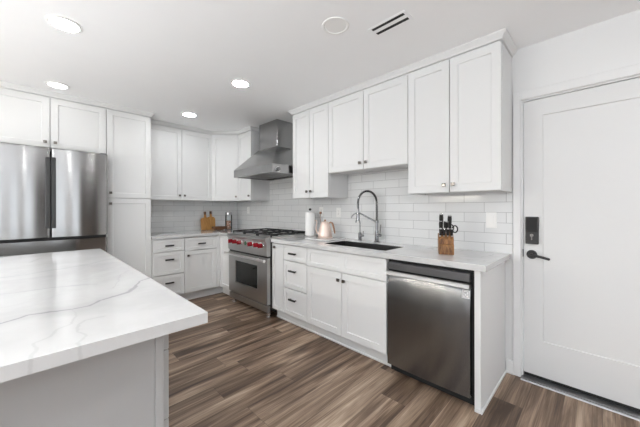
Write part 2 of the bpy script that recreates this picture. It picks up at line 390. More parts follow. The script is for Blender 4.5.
# ------------------------------------------------------------------ mesh helpers
class Mesh:
    def __init__(self): self.bm = bmesh.new()
    def merge(self, tmp):
        me = bpy.data.meshes.new('tmp'); tmp.to_mesh(me); tmp.free()
        self.bm.from_mesh(me); bpy.data.meshes.remove(me)
    def box(self, x0, x1, y0, y1, z0, z1, bev=0.0, seg=1, mat=None):
        t = bmesh.new(); bmesh.ops.create_cube(t, size=1.0)
        for v in t.verts:
            v.co = Vector(((x0+x1)/2 + v.co.x*abs(x1-x0), (y0+y1)/2 + v.co.y*abs(y1-y0), (z0+z1)/2 + v.co.z*abs(z1-z0)))
        if bev: bmesh.ops.bevel(t, geom=t.edges[:], offset=bev, segments=seg, affect='EDGES', profile=0.5)
        if mat is not None: bmesh.ops.transform(t, matrix=mat, verts=t.verts)
        self.merge(t); return self
    def fbox(self, F, u0, u1, v0, v1, n0, n1, bev=0.0, seg=1):
        return self.box(u0, u1, v0, v1, n0, n1, bev, seg, F)
    def cone(self, p0, p1, r0, r1, n=24):
        p0, p1 = Vector(p0), Vector(p1); d = p1-p0
        t = bmesh.new(); bmesh.ops.create_cone(t, cap_ends=True, segments=n, radius1=r0, radius2=r1, depth=d.length)
        mtx = Matrix.Translation((p0+p1)/2) @ d.to_track_quat('Z', 'Y').to_matrix().to_4x4()
        bmesh.ops.transform(t, matrix=mtx, verts=t.verts)
        self.merge(t); return self
    def tube(self, pts, r, n=12, caps=True):
        pts = [Vector(p) for p in pts]
        rs = r if isinstance(r, (list, tuple)) else [r]*len(pts)
        t = bmesh.new(); rings = []
        tan = (pts[1]-pts[0]).normalized()
        up = Vector((0, 0, 1)) if abs(tan.z) < 0.9 else Vector((1, 0, 0))
        nrm = (up - tan*up.dot(tan)).normalized()
        for i, p in enumerate(pts):
            if i == 0: tg = pts[1]-pts[0]
            elif i == len(pts)-1: tg = pts[-1]-pts[-2]
            else: tg = (pts[i+1]-pts[i]).normalized() + (pts[i]-pts[i-1]).normalized()
            tg.normalize(); nrm = (nrm - tg*nrm.dot(tg)).normalized(); b = tg.cross(nrm)
            rings.append([t.verts.new(p + (nrm*math.cos(2*PI*k/n) + b*math.sin(2*PI*k/n))*rs[i]) for k in range(n)])
        for a, b in zip(rings[:-1], rings[1:]):
            for k in range(n): t.faces.new((a[k], a[(k+1) % n], b[(k+1) % n], b[k]))
        if caps: t.faces.new(rings[0][::-1]); t.faces.new(rings[-1])
        self.merge(t); return self
    def lathe(self, c, prof, n=32, mat=None):
        """prof: (r, z) list revolved about the vertical through c"""
        t = bmesh.new(); rings = []
        for r, z in prof:
            if r < 1e-6: rings.append([t.verts.new((c[0], c[1], c[2]+z))])
            else: rings.append([t.verts.new((c[0]+r*math.cos(2*PI*k/n), c[1]+r*math.sin(2*PI*k/n), c[2]+z)) for k in range(n)])
        for a, b in zip(rings[:-1], rings[1:]):
            for k in range(n):
                k2 = (k+1) % n
                if len(a) == 1 and len(b) == 1: continue
                if len(a) == 1: t.faces.new((a[0], b[k2], b[k]))
                elif len(b) == 1: t.faces.new((a[k], a[k2], b[0]))
                else: t.faces.new((a[k], a[k2], b[k2], b[k]))
        if mat is not None: bmesh.ops.transform(t, matrix=mat, verts=t.verts)
        self.merge(t); return self
    def prism(self, poly, h0, h1, mat=None, bev=0.0):
        """polygon (x, y) extruded from z=h0 to h1"""
        t = bmesh.new()
        a = [t.verts.new((x, y, h0)) for x, y in poly]; b = [t.verts.new((x, y, h1)) for x, y in poly]
        n = len(poly)
        t.faces.new(a[::-1]); t.faces.new(b)
        for k in range(n): t.faces.new((a[k], a[(k+1) % n], b[(k+1) % n], b[k]))
        bmesh.ops.recalc_face_normals(t, faces=t.faces[:])
        if bev:
            bmesh.ops.bevel(t, geom=t.edges[:], offset=bev, segments=2, affect='EDGES', profile=0.5)
        if mat is not None: bmesh.ops.transform(t, matrix=mat, verts=t.verts)
        self.merge(t); return self
    def hull(self, pts, faces):
        t = bmesh.new(); vs = [t.verts.new(p) for p in pts]
        for f in faces: t.faces.new([vs[i] for i in f])
        bmesh.ops.recalc_face_normals(t, faces=t.faces[:])
        self.merge(t); return self
    def shaker(self, F, u0, u1, v0, v1, n0, t=0.02, rail=0.057, rec=0.008, holes=None, ch=0.0015):
        """door or drawer front: flat frame around one or several recessed panels, in frame F"""
        T = bmesh.new()
        holes = holes or [(u0+rail, u1-rail, v0+rail, v1-rail)]
        def ring(a, b, c, d, n): return [T.verts.new((a, c, n)), T.verts.new((b, c, n)), T.verts.new((b, d, n)), T.verts.new((a, d, n))]
        def band(p, q):
            for k in range(4): T.faces.new((p[k], p[(k+1) % 4], q[(k+1) % 4], q[k]))
        back = ring(u0, u1, v0, v1, n0); edge = ring(u0, u1, v0, v1, n0+t-ch)
        front = ring(u0+ch, u1-ch, v0+ch, v1-ch, n0+t)
        T.faces.new(back[::-1]); band(back, edge); band(edge, front)
        if len(holes) == 1:
            hs = [(front, holes[0])]
        else:  # split the face between neighbouring holes
            hs = []; prev = front[0], front[3]
            for i, h in enumerate(holes):
                if i == len(holes)-1: nx = front[1], front[2]
                else:
                    um = (h[1]+holes[i+1][0])/2
                    nx = T.verts.new((um, v0+ch, n0+t)), T.verts.new((um, v1-ch, n0+t))
                hs.append(([prev[0], nx[0], nx[1], prev[1]], h)); prev = nx
        for outer, (a, b, c, d) in hs:
            i1 = ring(a, b, c, d, n0+t)
            s = 0.003
            i2 = ring(a+s, b-s, c+s, d-s, n0+t-rec)
            band(outer, i1); band(i1, i2); T.faces.new(i2)
        bmesh.ops.transform(T, matrix=F, verts=T.verts)
        self.merge(T); return self
    def build(self, name, mat, parent=None, smooth_angle=35, loc=None):
        me = bpy.data.meshes.new(name)
        bmesh.ops.recalc_face_normals(self.bm, faces=self.bm.faces[:])
        xs = [v.co for v in self.bm.verts]
        lo = Vector((min(c.x for c in xs), min(c.y for c in xs), min(c.z for c in xs)))
        hi = Vector((max(c.x for c in xs), max(c.y for c in xs), max(c.z for c in xs)))
        org = Vector(loc) if loc else Vector(((lo.x+hi.x)/2, (lo.y+hi.y)/2, lo.z))
        for v in self.bm.verts: v.co -= org
        self.bm.to_mesh(me); self.bm.free()
        me.materials.append(mat)
        for p in me.polygons: p.use_smooth = True
        me.set_sharp_from_angle(angle=math.radians(smooth_angle))
        o = bpy.data.objects.new(name, me); COL.objects.link(o)
        wn = o.modifiers.new('flat face normals', 'WEIGHTED_NORMAL'); wn.keep_sharp = True; wn.weight = 90
        if parent is not None:
            o.parent = parent; o.location = org - WL[parent.name]
        else: o.location = org
        WL[o.name] = org
        return o
WL = {}

def thing(name, label, cat, loc, group=None):
    o = bpy.data.objects.new(name, None); COL.objects.link(o)
    o.location = loc; o.empty_display_size = 0.1; WL[o.name] = Vector(loc)
    return tag(o, label, cat, group)
def tag(o, label, cat, group=None):
    o['label'] = label; o['category'] = cat
    if group: o['group'] = group
    return o
def struct(o, label=None, cat=None):
    o['kind'] = 'structure'
    if label: o['label'] = label
    if cat: o['category'] = cat
    return o

def frame(O, U, V, Nn):
    m = Matrix.Identity(4)
    for i, a in enumerate((U, V, Nn)):
        a = Vector(a).normalized()
        m[0][i], m[1][i], m[2][i] = a
    m[0][3], m[1][3], m[2][3] = O
    return m
def F_sink(x, y0=0.0):   # looking at the sink wall: u runs towards -Y, n towards the room
    return frame((x, y0, 0), (0, -1, 0), (0, 0, 1), (-1, 0, 0))
def F_back(y, x0=0.0):   # looking at the back wall: u runs towards +X
    return frame((x0, y, 0), (1, 0, 0), (0, 0, 1), (0, -1, 0))

# ------------------------------------------------------------------ room shell
T = 0.12
struct(Mesh().box(ROOM_X0-T, T, ROOM_Y0-T, T, -0.1, 0.0).build('floor', M['floor']), 'brown wood plank floor with light and dark grain streaks', 'floor')
struct(Mesh().box(ROOM_X0-T, T, ROOM_Y0-T, T, CEIL, CEIL+0.1).build('ceiling', M['ceil']), 'flat white ceiling above the kitchen', 'ceiling')
DY0, DY1, DZ = -4.197, -5.112, 2.068         # doorway in the sink wall
m = Mesh()
m.box(0, T, DY0, T, 0, CEIL); m.box(0, T, DY1, DY0, DZ, CEIL); m.box(0, T, ROOM_Y0, DY1, 0, CEIL)
struct(m.build('wall_right', M['wall']), 'white wall holding the sink run and the door', 'wall')
def pierced(name, along, a0, a1, c0, c1, openings, label):
    m = Mesh()
    def b(p, q, z0, z1):
        if along == 'X': m.box(p, q, c0, c1, z0, z1)
        else: m.box(c0, c1, p, q, z0, z1)
    cur = a0
    for p, q, z0, z1 in sorted(openings):
        b(cur, p, 0, CEIL); b(p, q, 0, z0); b(p, q, z1, CEIL); cur = q
    b(cur, a1, 0, CEIL)
    return struct(m.build(name, M['wall']), label, 'wall')
pierced('wall_front', 'X', ROOM_X0, 0, ROOM_Y0-T, ROOM_Y0, ADDED_REAR_WINDOWS, 'white wall behind the camera with added tall windows')
pierced('wall_back', 'X', ROOM_X0-T, 0, 0, T, ADDED_BACK_WINDOWS, 'white wall behind the refrigerator and corner counter')
pierced('wall_left', 'Y', ROOM_Y0, 0, ROOM_X0-T, ROOM_X0, ADDED_LEFT_WINDOWS, 'white wall left of the island with added tall windows')
k = 1
for x0, x1, z0, z1 in ADDED_REAR_WINDOWS:
    f = Mesh(); w = 0.045
    y0, y1 = ROOM_Y0-0.09, ROOM_Y0-0.03
    f.box(x0, x0+w, y0, y1, z0, z1).box(x1-w, x1, y0, y1, z0, z1).box(x0+w, x1-w, y0, y1, z0, z0+w).box(x0+w, x1-w, y0, y1, z1-w, z1)
    struct(f.build('window_%d' % k, M['trim']), 'added tall white framed window behind the camera', 'window'); k += 1
for x0, x1, z0, z1 in ADDED_BACK_WINDOWS:
    f = Mesh(); w = 0.045
    y0, y1 = 0.03, 0.09
    f.box(x0, x0+w, y0, y1, z0, z1).box(x1-w, x1, y0, y1, z0, z1).box(x0+w, x1-w, y0, y1, z0, z0+w).box(x0+w, x1-w, y0, y1, z1-w, z1)
    struct(f.build('window_%d' % k, M['trim']), 'added white framed window left of the refrigerator', 'window'); k += 1
for yy0, yy1, z0, z1 in ADDED_LEFT_WINDOWS:
    f = Mesh(); w = 0.04
    x0, x1 = ROOM_X0-0.09, ROOM_X0-0.03
    f.box(x0, x1, yy0, yy0+w, z0, z1).box(x0, x1, yy1-w, yy1, z0, z1).box(x0, x1, yy0+w, yy1-w, z0, z0+w).box(x0, x1, yy0+w, yy1-w, z1-w, z1)
    struct(f.build('window_%d' % k, M['trim']), 'added tall white framed window in the left wall', 'window'); k += 1
# dark door added to the rear wall, sized to darken the refrigerator's reflection
d = Mesh().shaker(frame((-1.62, ROOM_Y0, 0), (1, 0, 0), (0, 0, 1), (0, 1, 0)), 0, 1.50, 0.0, 2.44, 0.0, 0.035, 0.12)
struct(d.build('added_dark_door', M['dark_wood']), 'dark door added behind the camera for the refrigerator reflection', 'door')

# wall tile
TT = 0.008
m = Mesh()
m.box(-TT, 0, -4.146, -0.0, 0.914, 1.383)
m.box(-TT, 0, -1.936, -0.994, 1.3832, 1.75)
m.box(-TT, 0, -3.456, -2.542, 1.3832, 1.64)
struct(m.build('backsplash_right', M['tile_r']), 'glossy white elongated tile on the sink wall', 'wall tile')
m = Mesh().box(-1.536, -TT-0.0002, -TT, 0, 0.914, 1.383)
struct(m.build('backsplash_back', M['tile_b']), 'glossy white elongated tile on the back wall', 'wall tile')

# baseboard + casing + door
m = Mesh().box(-0.016, 0, -4.160, -4.100, 0, 0.10, 0.003).box(-0.026, -0.016, -4.160, -4.100, 0, 0.018, 0.003)
struct(m.build('baseboard_right', M['trim']), 'short white baseboard between end panel and door casing', 'baseboard')
m = Mesh().box(-0.016, 0, ROOM_Y0, DY1-0.075, 0, 0.10, 0.003)
struct(m.build('baseboard_front', M['trim']), 'white baseboard beyond the door', 'baseboard')
m = Mesh()
CW = 0.047
m.box(-0.020, 0, DY0-0.002, DY0+CW, 0, DZ+CW+0.012, 0.003)
m.box(-0.020, 0, DY1-CW, DY1+0.002, 0, DZ+CW+0.012, 0.003)
m.box(-0.020, 0, DY1+0.0022, DY0-0.0022, DZ-0.002, DZ+CW+0.012, 0.003)
m.box(0, T, DY0-0.012, DY0, 0, DZ-0.0005); m.box(0, T, DY1, DY1+0.012, 0, DZ-0.0005); m.box(0, T, DY1+0.012, DY0-0.012, DZ-0.012, DZ-0.0005)
struct(m.build('trim_1', M['trim']), 'white door casing', 'casing')
FD = F_sink(0.012, DY0-0.016)
dw = (DY0-0.016) - (DY1+0.016)
door = struct(Mesh().shaker(FD, 0, dw, 0.040, DZ-0.016, -0.040, 0.040, 0.12, 0.008, holes=[(0.112, dw-0.112, 0.295, 1.935)]).build('door_1', M['door']),
              'white one panel door with black keypad lock and lever', 'door')
Mesh().box(0.02, 0.05, DY1+0.014, DY0-0.014, 0.0165, 0.0395).build('door_sweep', M['rubber'], door)
m = Mesh()
m.fbox(FD, 0.012, 0.090, 0.998, 1.198, 0, 0.022, 0.004, 2)
lock = m.build('keypad_lock', M['black'], door)
m = Mesh()
m.fbox(FD, 0.020, 0.082, 1.088, 1.190, 0.022, 0.0235, 0.0006); m.build('keypad', M['rubber'], lock)
m = Mesh()
q = FD @ Vector((0.050, 1.062, 0.022)); q2 = FD @ Vector((0.050, 1.062, 0.027)); m.cone(q, q2, 0.011, 0.011)
m.fbox(FD, 0.047, 0.053, 1.028, 1.058, 0.022, 0.0245); m.build('key_cylinder', M['gun'], lock)
q = lambda u, v, n: FD @ Vector((u, v, n))
m = Mesh().cone(q(0.048, 0.920, 0), q(0.048, 0.920, 0.010), 0.033, 0.031, 32).cone(q(0.048, 0.920, 0.010), q(0.048, 0.920, 0.05), 0.011, 0.011)
hd = m.build('rose', M['black'], door)
m = Mesh().tube([q(0.044, 0.920, 0.048), q(0.07, 0.919, 0.050), q(0.11, 0.912, 0.050), q(0.150, 0.902, 0.048), q(0.156, 0.901, 0.046)], [0.011, 0.0105, 0.009, 0.009, 0.006], 14)
m.build('lever_handle', M['black'], hd)
m = Mesh().box(-0.006, 0.012, DY0-0.0145, DY0-0.011, 0.90, 0.955); m.build('strike_plate', M['black'], door)
m = Mesh().prism([(-0.055, 0.0), (-0.050, 0.008), (-0.02, 0.015), (0.055, 0.0155), (0.055, 0.0)], 0, dw+0.016,
                 frame((0, DY1+0.012, 0), (1, 0, 0), (0, 0, 1), (0, 1, 0)))
m.box(-0.035, -0.028, DY1+0.014, DY0-0.014, 0.012, 0.016)
struct(m.build('trim_2', M['alu']), 'grey aluminium door threshold', 'threshold')

# crown moulding along the cabinet tops
def sweep(path, prof):
    t = Mesh(); bm = t.bm; rings = []
    P = [Vector((x, y, 0)) for x, y in path]
    for i, p in enumerate(P):
        def nr(a, b):
            d = (b-a).normalized(); return Vector((d.y, -d.x, 0))   # outward = right of travel
        if i == 0: o = nr(P[0], P[1]); s = 1
        elif i == len(P)-1: o = nr(P[-2], P[-1]); s = 1
        else:
            n1, n2 = nr(P[i-1], p), nr(p, P[i+1]); o = (n1+n2).normalized(); s = 1/max(0.3, o.dot(n1))
        rings.append([bm.verts.new(p + o*(off*s) + Vector((0, 0, z))) for off, z in prof])
    n = len(prof)
    for a, b in zip(rings[:-1], rings[1:]):
        for k in range(n): bm.faces.new((a[k], a[(k+1) % n], b[(k+1) % n], b[k]))
    bm.faces.new(rings[0]); bm.faces.new(rings[-1][::-1])
    return t
CT = 2.4045
PROF = [(-0.018, CT-0.002), (-0.014, CT-0.002), (-0.014, CT+0.007), (0.006, CT+0.007), (0.008, CT+0.010), (0.008, CT+0.018), (0.030, CEIL-0.012), (0.034, CEIL-0.010), (0.034, CEIL-0.0005), (-0.018, CEIL-0.0005)]
tr = sweep([(-3.0, -0.6235), (-1.538, -0.6235), (-1.538, -0.3458), (-0.6165, -0.3458), (-0.3352, -0.6165), (-0.3352, -0.994), (-0.001, -0.994)], PROF)
struct(tr.build('trim_3', M['cab']), 'white crown moulding over the corner and refrigerator cabinets', 'crown moulding')
tr = sweep([(-0.001, -1.937), (-0.3352, -1.937), (-0.3352, -4.144), (-0.001, -4.144)], PROF)
struct(tr.build('trim_4', M['cab']), 'white crown moulding over the sink wall cabinets', 'crown moulding')

# ------------------------------------------------------------------ cabinets
def knob(F, u, v, n, parent, mat='gun', s=0.0135):
    m = Mesh()
    m.cone(F @ Vector((u, v, n)), F @ Vector((u, v, n+0.016)), 0.006, 0.006, 12)
    m.fbox(F, u-s, u+s, v-s, v+s, n+0.014, n+0.026, 0.002, 2)
    return m.build('knob', M[mat], parent)
def pull(F, u, v, n, parent, w=0.105):
    m = Mesh()
    for s in (-1, 1): m.fbox(F, u+s*(w/2-0.012)-0.005, u+s*(w/2-0.012)+0.005, v-0.005, v+0.005, n, n+0.026)
    m.fbox(F, u-w/2, u+w/2, v-0.009, v+0.009, n+0.020, n+0.034, 0.002, 2)
    return m.build('pull', M['black'], parent)

def cabinet(label, cat, group, F, W, z0, z1, depth, fronts, name='cabinet', toe=0.0, toe_back=0.069, bottom_lip=0.0, body_mat='cab_in', gap=0.003):
    """box with its fronts in frame F (u along, v up, n out). fronts: (kind, u0, u1, v0, v1, handle)"""
    base = F @ Vector((W/2, z0, -depth/2))
    t = thing(name, label, cat, (base.x, base.y, 0 if toe else z0), group)
    m = Mesh(); zb = z0 + toe
    if bottom_lip:
        m.fbox(F, 0.0005, W-0.0005, zb+bottom_lip, z1, -depth, -0.015)
        m.fbox(F, 0.0005, W-0.0005, zb, zb+bottom_lip, -0.02, -0.002)
        m.fbox(F, 0.0005, 0.018, zb, zb+bottom_lip, -depth, -0.02); m.fbox(F, W-0.018, W-0.0005, zb, zb+bottom_lip, -depth, -0.02)
        m.fbox(F, 0.018, W-0.018, zb, zb+bottom_lip, -depth, -depth+0.018)
    else:
        m.fbox(F, 0.0005, W-0.0005, zb, z1, -depth, -0.015)
    m.build('body', M[body_mat], t)
    if toe:
        m = Mesh().fbox(F, 0.0005, W-0.0005, 0.0, z0+toe, -depth, -toe_back+0.012)
        m.fbox(F, 0.0005, W-0.0005, 0.0, 0.018, -toe_back+0.012, -toe_back+0.024, 0.004)
        m.build('toe_kick', M['cab'], t)
    for fr in fronts:
        kind, u0, u1, v0, v1 = fr[:5]; hand = fr[5:] if len(fr) > 5 else ()
        m = Mesh()
        rail = 0.057
        holes = None
        if kind == 'drawer': rail = 0.045 if (v1-v0) > 0.2 else 0.038
        if kind == 'narrow': rail = 0.040
        if kind == 'false_front':
            um = (u0+u1)/2
            holes = [(u0+0.045, um-0.045, v0+0.040, v1-0.040), (um+0.045, u1-0.045, v0+0.040, v1-0.040)]
        m.shaker(F, u0+gap, u1-gap, v0+gap, v1-gap, -0.0145, 0.0345, rail, 0.008, holes)
        nm = {'door': 'door', 'narrow': 'door', 'drawer': 'drawer', 'false_front': 'false_front'}[kind]
        d = m.build(nm, M['cab'], t)
        for h in hand:
            (knob if h[0] == 'k' else pull)(F, h[1], h[2], 0.02, d)
    return t

XU, XB = -0.3152, -0.6265      # carcase fronts: wall and base cabinets on the sink wall
YU, YB, YP = -0.3258, -0.6265, -0.6035
ZU0, ZU1, ZB0, ZB1 = 1.383, 2.4025, 0.118, 0.8755
g_up, g_base = 'white wall cabinets', 'white base cabinets'

# --- wall cabinets, sink wall, left to right
F = F_sink(XU, -0.6165)
cabinet('narrow single door white wall cabinet left of the range hood', 'cabinet', g_up, F, 0.994-0.6165, ZU0, ZU1, -XU-0.001,
        [('door', 0.004, 0.994-0.6165, ZU0, ZU1, ('k', 0.335, ZU0+0.068))], 'wall_cabinet', bottom_lip=0.012)
F = F_sink(XU, -1.939)
W = 2.538-1.939
cabinet('white double door wall cabinet right of the range hood above the paper towel', 'cabinet', g_up, F, W, ZU0, ZU1, -XU-0.001,
        [('door', 0, W/2, ZU0, ZU1, ('k', W/2-0.032, ZU0+0.075)), ('door', W/2, W, ZU0, ZU1, ('k', W/2+0.032, ZU0+0.075))], 'wall_cabinet', bottom_lip=0.012)
F = F_sink(XU, -2.538)
W = 3.460-2.538
cabinet('short white double door wall cabinet above the sink', 'cabinet', g_up, F, W, 1.640, ZU1, -XU-0.001,
        [('door', 0, W/2, 1.640, ZU1, ('k', W/2-0.035, 1.703)), ('door', W/2, W, 1.640, ZU1, ('k', W/2+0.035, 1.703))], 'wall_cabinet', bottom_lip=0.014)
F = F_sink(XU, -3.460)
W = 4.144-3.460
cabinet('tall white double door wall cabinet above the knife block, nearest the door', 'cabinet', g_up, F, W, ZU0, ZU1, -XU-0.001,
        [('door', 0, W/2, ZU0, ZU1, ('k', W/2-0.036, ZU0+0.058)), ('door', W/2, W, ZU0, ZU1, ('k', W/2+0.030, ZU0+0.060))], 'wall_cabinet', bottom_lip=0.012)

# --- wall cabinets, back wall
F = F_back(YU, -1.538)
W = 1.538-0.6165
cabinet('white double door wall cabinet on the back wall beside the tall pantry', 'cabinet', g_up, F, W, ZU0, ZU1, -YU-0.001,
        [('door', 0, W/2+0.006, ZU0, ZU1, ('k', W/2-0.028, ZU0+0.068)), ('door', W/2+0.006, W, ZU0, ZU1, ('k', W/2+0.040, ZU0+0.068))], 'wall_cabinet', bottom_lip=0.012)
# diagonal corner
t = thing('corner_wall_cabinet', 'white single door corner wall cabinet set diagonally above the jar', 'cabinet', (-0.3, -0.3, ZU0), g_up)
A, B = Vector((-0.6165, -0.3308, 0)), Vector((-0.3202, -0.6165, 0))
m = Mesh().prism([(-0.001, -0.001), (-0.616, -0.001), (-0.616, -0.326), (-0.3155, -0.616), (-0.001, -0.616)], ZU0, ZU1)
m.build('body', M['cab_in'], t)
U = (B-A); L = U.length; U.normalize()
FC = frame((A.x, A.y, 0), U, (0, 0, 1), (U.y, -U.x, 0))
dd = Mesh().shaker(FC, 0.004, L-0.004, ZU0+0.0015, ZU1-0.0015, 0.002, 0.0185, 0.057).build('door', M['cab'], t)
knob(FC, L-0.034, ZU0+0.065, 0.02, dd)

# --- pantry and over-fridge
F = F_back(YP, -1.991)
W = 1.991-1.538
cabinet('tall white pantry cabinet with upper and lower doors beside the refrigerator', 'cabinet', None, F, W, 0.0, ZU1, -YP-0.001,
        [('door', 0, W, ZB0, 1.3855, ('k', 0.036, 1.3855-0.062)), ('door', 0, W, 1.3865, ZU1, ('k', 0.036, 1.3865+0.062))], 'pantry_cabinet', toe=ZB0)
F = F_back(YP, -2.923)
W = 2.923-1.992
cabinet('white double door cabinet above the refrigerator', 'cabinet', g_up, F, W, 1.886, ZU1, -YP-0.001,
        [('door', 0, W/2, 1.886, ZU1, ('k', W/2-0.038, 1.943)), ('door', W/2, W, 1.886, ZU1, ('k', W/2+0.038, 1.943))], 'wall_cabinet')

# --- base cabinets, back wall
F = F_back(YB, -1.537)
W = 1.537-1.145
cabinet('white three drawer base cabinet on the back wall beside the pantry', 'cabinet', g_base, F, W, 0.0, ZB1, -YB-0.001,
        [('drawer', 0.010, W, 0.706, 0.868, ('p', 0.200, 0.785)), ('drawer', 0.010, W, 0.408, 0.702, ('p', 0.200, 0.602)), ('drawer', 0.010, W, ZB0, 0.404, ('p', 0.200, 0.302))],
        'base_cabinet', toe=ZB0)
F = F_back(YB, -1.145)
W = 1.145-0.690
cabinet('white base cabinet with one drawer over a door below the cutting boards', 'cabinet', g_base, F, W, 0.0, ZB1, -YB-0.001,
        [('drawer', 0, W, 0.692, 0.868, ('p', 0.228, 0.778)), ('door', 0, W, ZB0, 0.688, ('k', 0.044, 0.627))], 'base_cabinet', toe=ZB0)
# corner
t = thing('corner_base_cabinet', 'white corner base cabinet between the drawers and the range', 'cabinet', (-0.33, -0.33, 0), g_base)
m = Mesh().prism([(-0.001, -0.001), (-0.689, -0.001), (-0.689, YB), (XB, YB), (XB, -1.018), (-0.001, -1.018)], ZB0, ZB1)
m.build('body', M['cab_in'], t)
FS = F_sink(XB, 0)
Mesh().shaker(FS, -YB+0.022, 1.016, ZB0+0.0015, 0.868, 0.0005, 0.0195, 0.057).build('door', M['cab'], t)
Mesh().fbox(F_back(YB), -0.6885, -0.6480, ZB0+0.0015, 0.868, 0.0005, 0.0195, 0.001).build('filler_strip', M['cab'], t)
m = Mesh().prism([(-0.001, -0.001), (-0.689, -0.001), (-0.689, YB+0.057), (XB+0.057, YB+0.057), (XB+0.057, -1.018), (-0.001, -1.018)], 0, ZB0)
m.build('toe_kick', M['cab'], t)

# --- base cabinets, sink wall
F = F_sink(XB, -1.937)
W = 2.152-1.937
cabinet('narrow white pull out base cabinet right of the range', 'cabinet', g_base, F, W, 0.0, ZB1, -XB-0.001,
        [('narrow', 0.004, W, ZB0, 0.868, ('k', 0.066, 0.828))], 'base_cabinet', toe=ZB0)
F = F_sink(XB, -2.152)
W = 2.530-2.152
cabinet('white three drawer base cabinet on the sink wall below the kettle', 'cabinet', g_base, F, W, 0.0, ZB1, -XB-0.001,
        [('drawer', 0, W, 0.702, 0.868, ('p', 0.170, 0.785)), ('drawer', 0, W, 0.406, 0.698, ('p', 0.170, 0.600)), ('drawer', 0, W, ZB0, 0.402, ('p', 0.170, 0.298))],
        'base_cabinet', toe=ZB0)
F = F_sink(XB, -2.530)
W = 3.443-2.530
# sink base: carcase lower behind so that the bowl has room
t = cabinet('wide white sink base cabinet with false front above two doors', 'cabinet', g_base, F, W, 0.0, 0.66, -XB-0.001,
        [('false_front', 0, W, 0.692, 0.868), ('door', 0, W/2, ZB0, 0.688, ('k', W/2-0.032, 0.622)), ('door', W/2, W, ZB0, 0.688, ('k', W/2+0.032, 0.622))],
        'base_cabinet', toe=ZB0)
m = Mesh().fbox(F, 0.0005, W-0.0005, 0.66, ZB1, -0.020, 0).fbox(F, 0.0005, 0.018, 0.66, ZB1, 0.001+XB, -0.02).fbox(F, W-0.018, W-0.0005, 0.66, ZB1, 0.001+XB, -0.02)
m.build('rim_panel', M['cab_in'], t)
# end panel
t = thing('cabinet_end_panel', 'white finished end panel right of the dishwasher', 'panel', (-0.33, -4.08, 0))
Mesh().box(-0.6440, -0.0175, -4.0985, -4.0630, 0, ZB1, 0.0012).build('panel', M['cab'], t)
m = Mesh().box(-0.6560, -0.0280, -4.1095, -4.0990, 0, 0.020, 0.004, 2).box(-0.6560, -0.6445, -4.0990, -4.0650, 0, 0.020, 0.004, 2)
m.build('shoe_moulding', M['trim'], t)

# --- countertops
ZC0, ZC1 = 0.876, 0.914
def slab_hole(x0, x1, y0, y1, hx0, hx1, hy0, hy1, z0, z1, bev=0.002):
    t = bmesh.new()
    def ring(a, b, c, d, z): return [t.verts.new((a, c, z)), t.verts.new((b, c, z)), t.verts.new((b, d, z)), t.verts.new((a, d, z))]
    ot0, ot1 = ring(x0+bev, x1-bev, y0+bev, y1-bev, z1), ring(x0, x1, y0, y1, z1-bev)
    ob = ring(x0, x1, y0, y1, z0); it, ib = ring(hx0, hx1, hy0, hy1, z1), ring(hx0, hx1, hy0, hy1, z0)
    for p, q in ((ot0, ot1), (ot1, ob), (ob, ib), (ib, it), (it, ot0)):
        for k in range(4): t.faces.new((p[k], p[(k+1) % 4], q[(k+1) % 4], q[k]))
    m = Mesh(); m.merge(t); return m
SX0, SX1, SY0, SY1 = -0.540, -0.215, -3.368, -2.655
o = slab_hole(-0.6603, -0.0085, -4.1320, -1.9365, SX0, SX1, SY0, SY1, ZC0, ZC1).build('countertop', M['counter'])
tag(o, 'white quartz countertop on the sink wall, cut out for the sink', 'countertop', 'white quartz countertops')
o = Mesh().prism([(-1.5365, -0.0085), (-0.0085, -0.0085), (-0.0085, -1.0185), (-0.6603, -1.0185), (-0.6603, -0.6603), (-1.5365, -0.6603)], ZC0, ZC1, bev=0.002).build('countertop', M['counter'])
tag(o, 'white quartz corner countertop under the cutting boards, left of the range', 'countertop', 'white quartz countertops')

# --- sink
t = thing('kitchen_sink', 'dark rectangular undermount sink set into the countertop', 'sink', ((SX0+SX1)/2, (SY0+SY1)/2, 0.68))
m = Mesh(); w = 0.004
a0, a1, b0, b1 = SX0+0.0005, SX1-0.0005, SY0+0.0005, SY1-0.0005
zt = ZC1-0.0012
m.box(a0, a0+w, b0, b1, 0.69, zt).box(a1-w, a1, b0, b1, 0.69, zt).box(a0+w, a1-w, b0, b0+w, 0.69, zt).box(a0+w, a1-w, b1-w, b1, 0.69, zt)
m.box(a0, a1, b0, b1, 0.682, 0.69)
m.build('basin', M['sink'], t)
m = Mesh().lathe(((SX0+SX1)/2, (SY0+SY1)/2, 0.690), [(0, 0.002), (0.03, 0.002), (0.042, 0.004), (0.045, 0.001), (0.045, 0)], 24)
m.build('drain', M['chrome'], t)
m = Mesh()
for i in range(11):
    y = SY0 + 0.04 + i*0.028
    m.tube([(SX0+0.03, y, 0.703), (SX1-0.03, y, 0.703)], 0.003, 8)
m.tube([(SX0+0.03, SY0+0.03, 0.700), (SX0+0.03, SY0+0.33, 0.700)], 0.003, 8).tube([(SX1-0.03, SY0+0.03, 0.700), (SX1-0.03, SY0+0.33, 0.700)], 0.003, 8)
m.build('bottom_grid', M['chrome'], t)

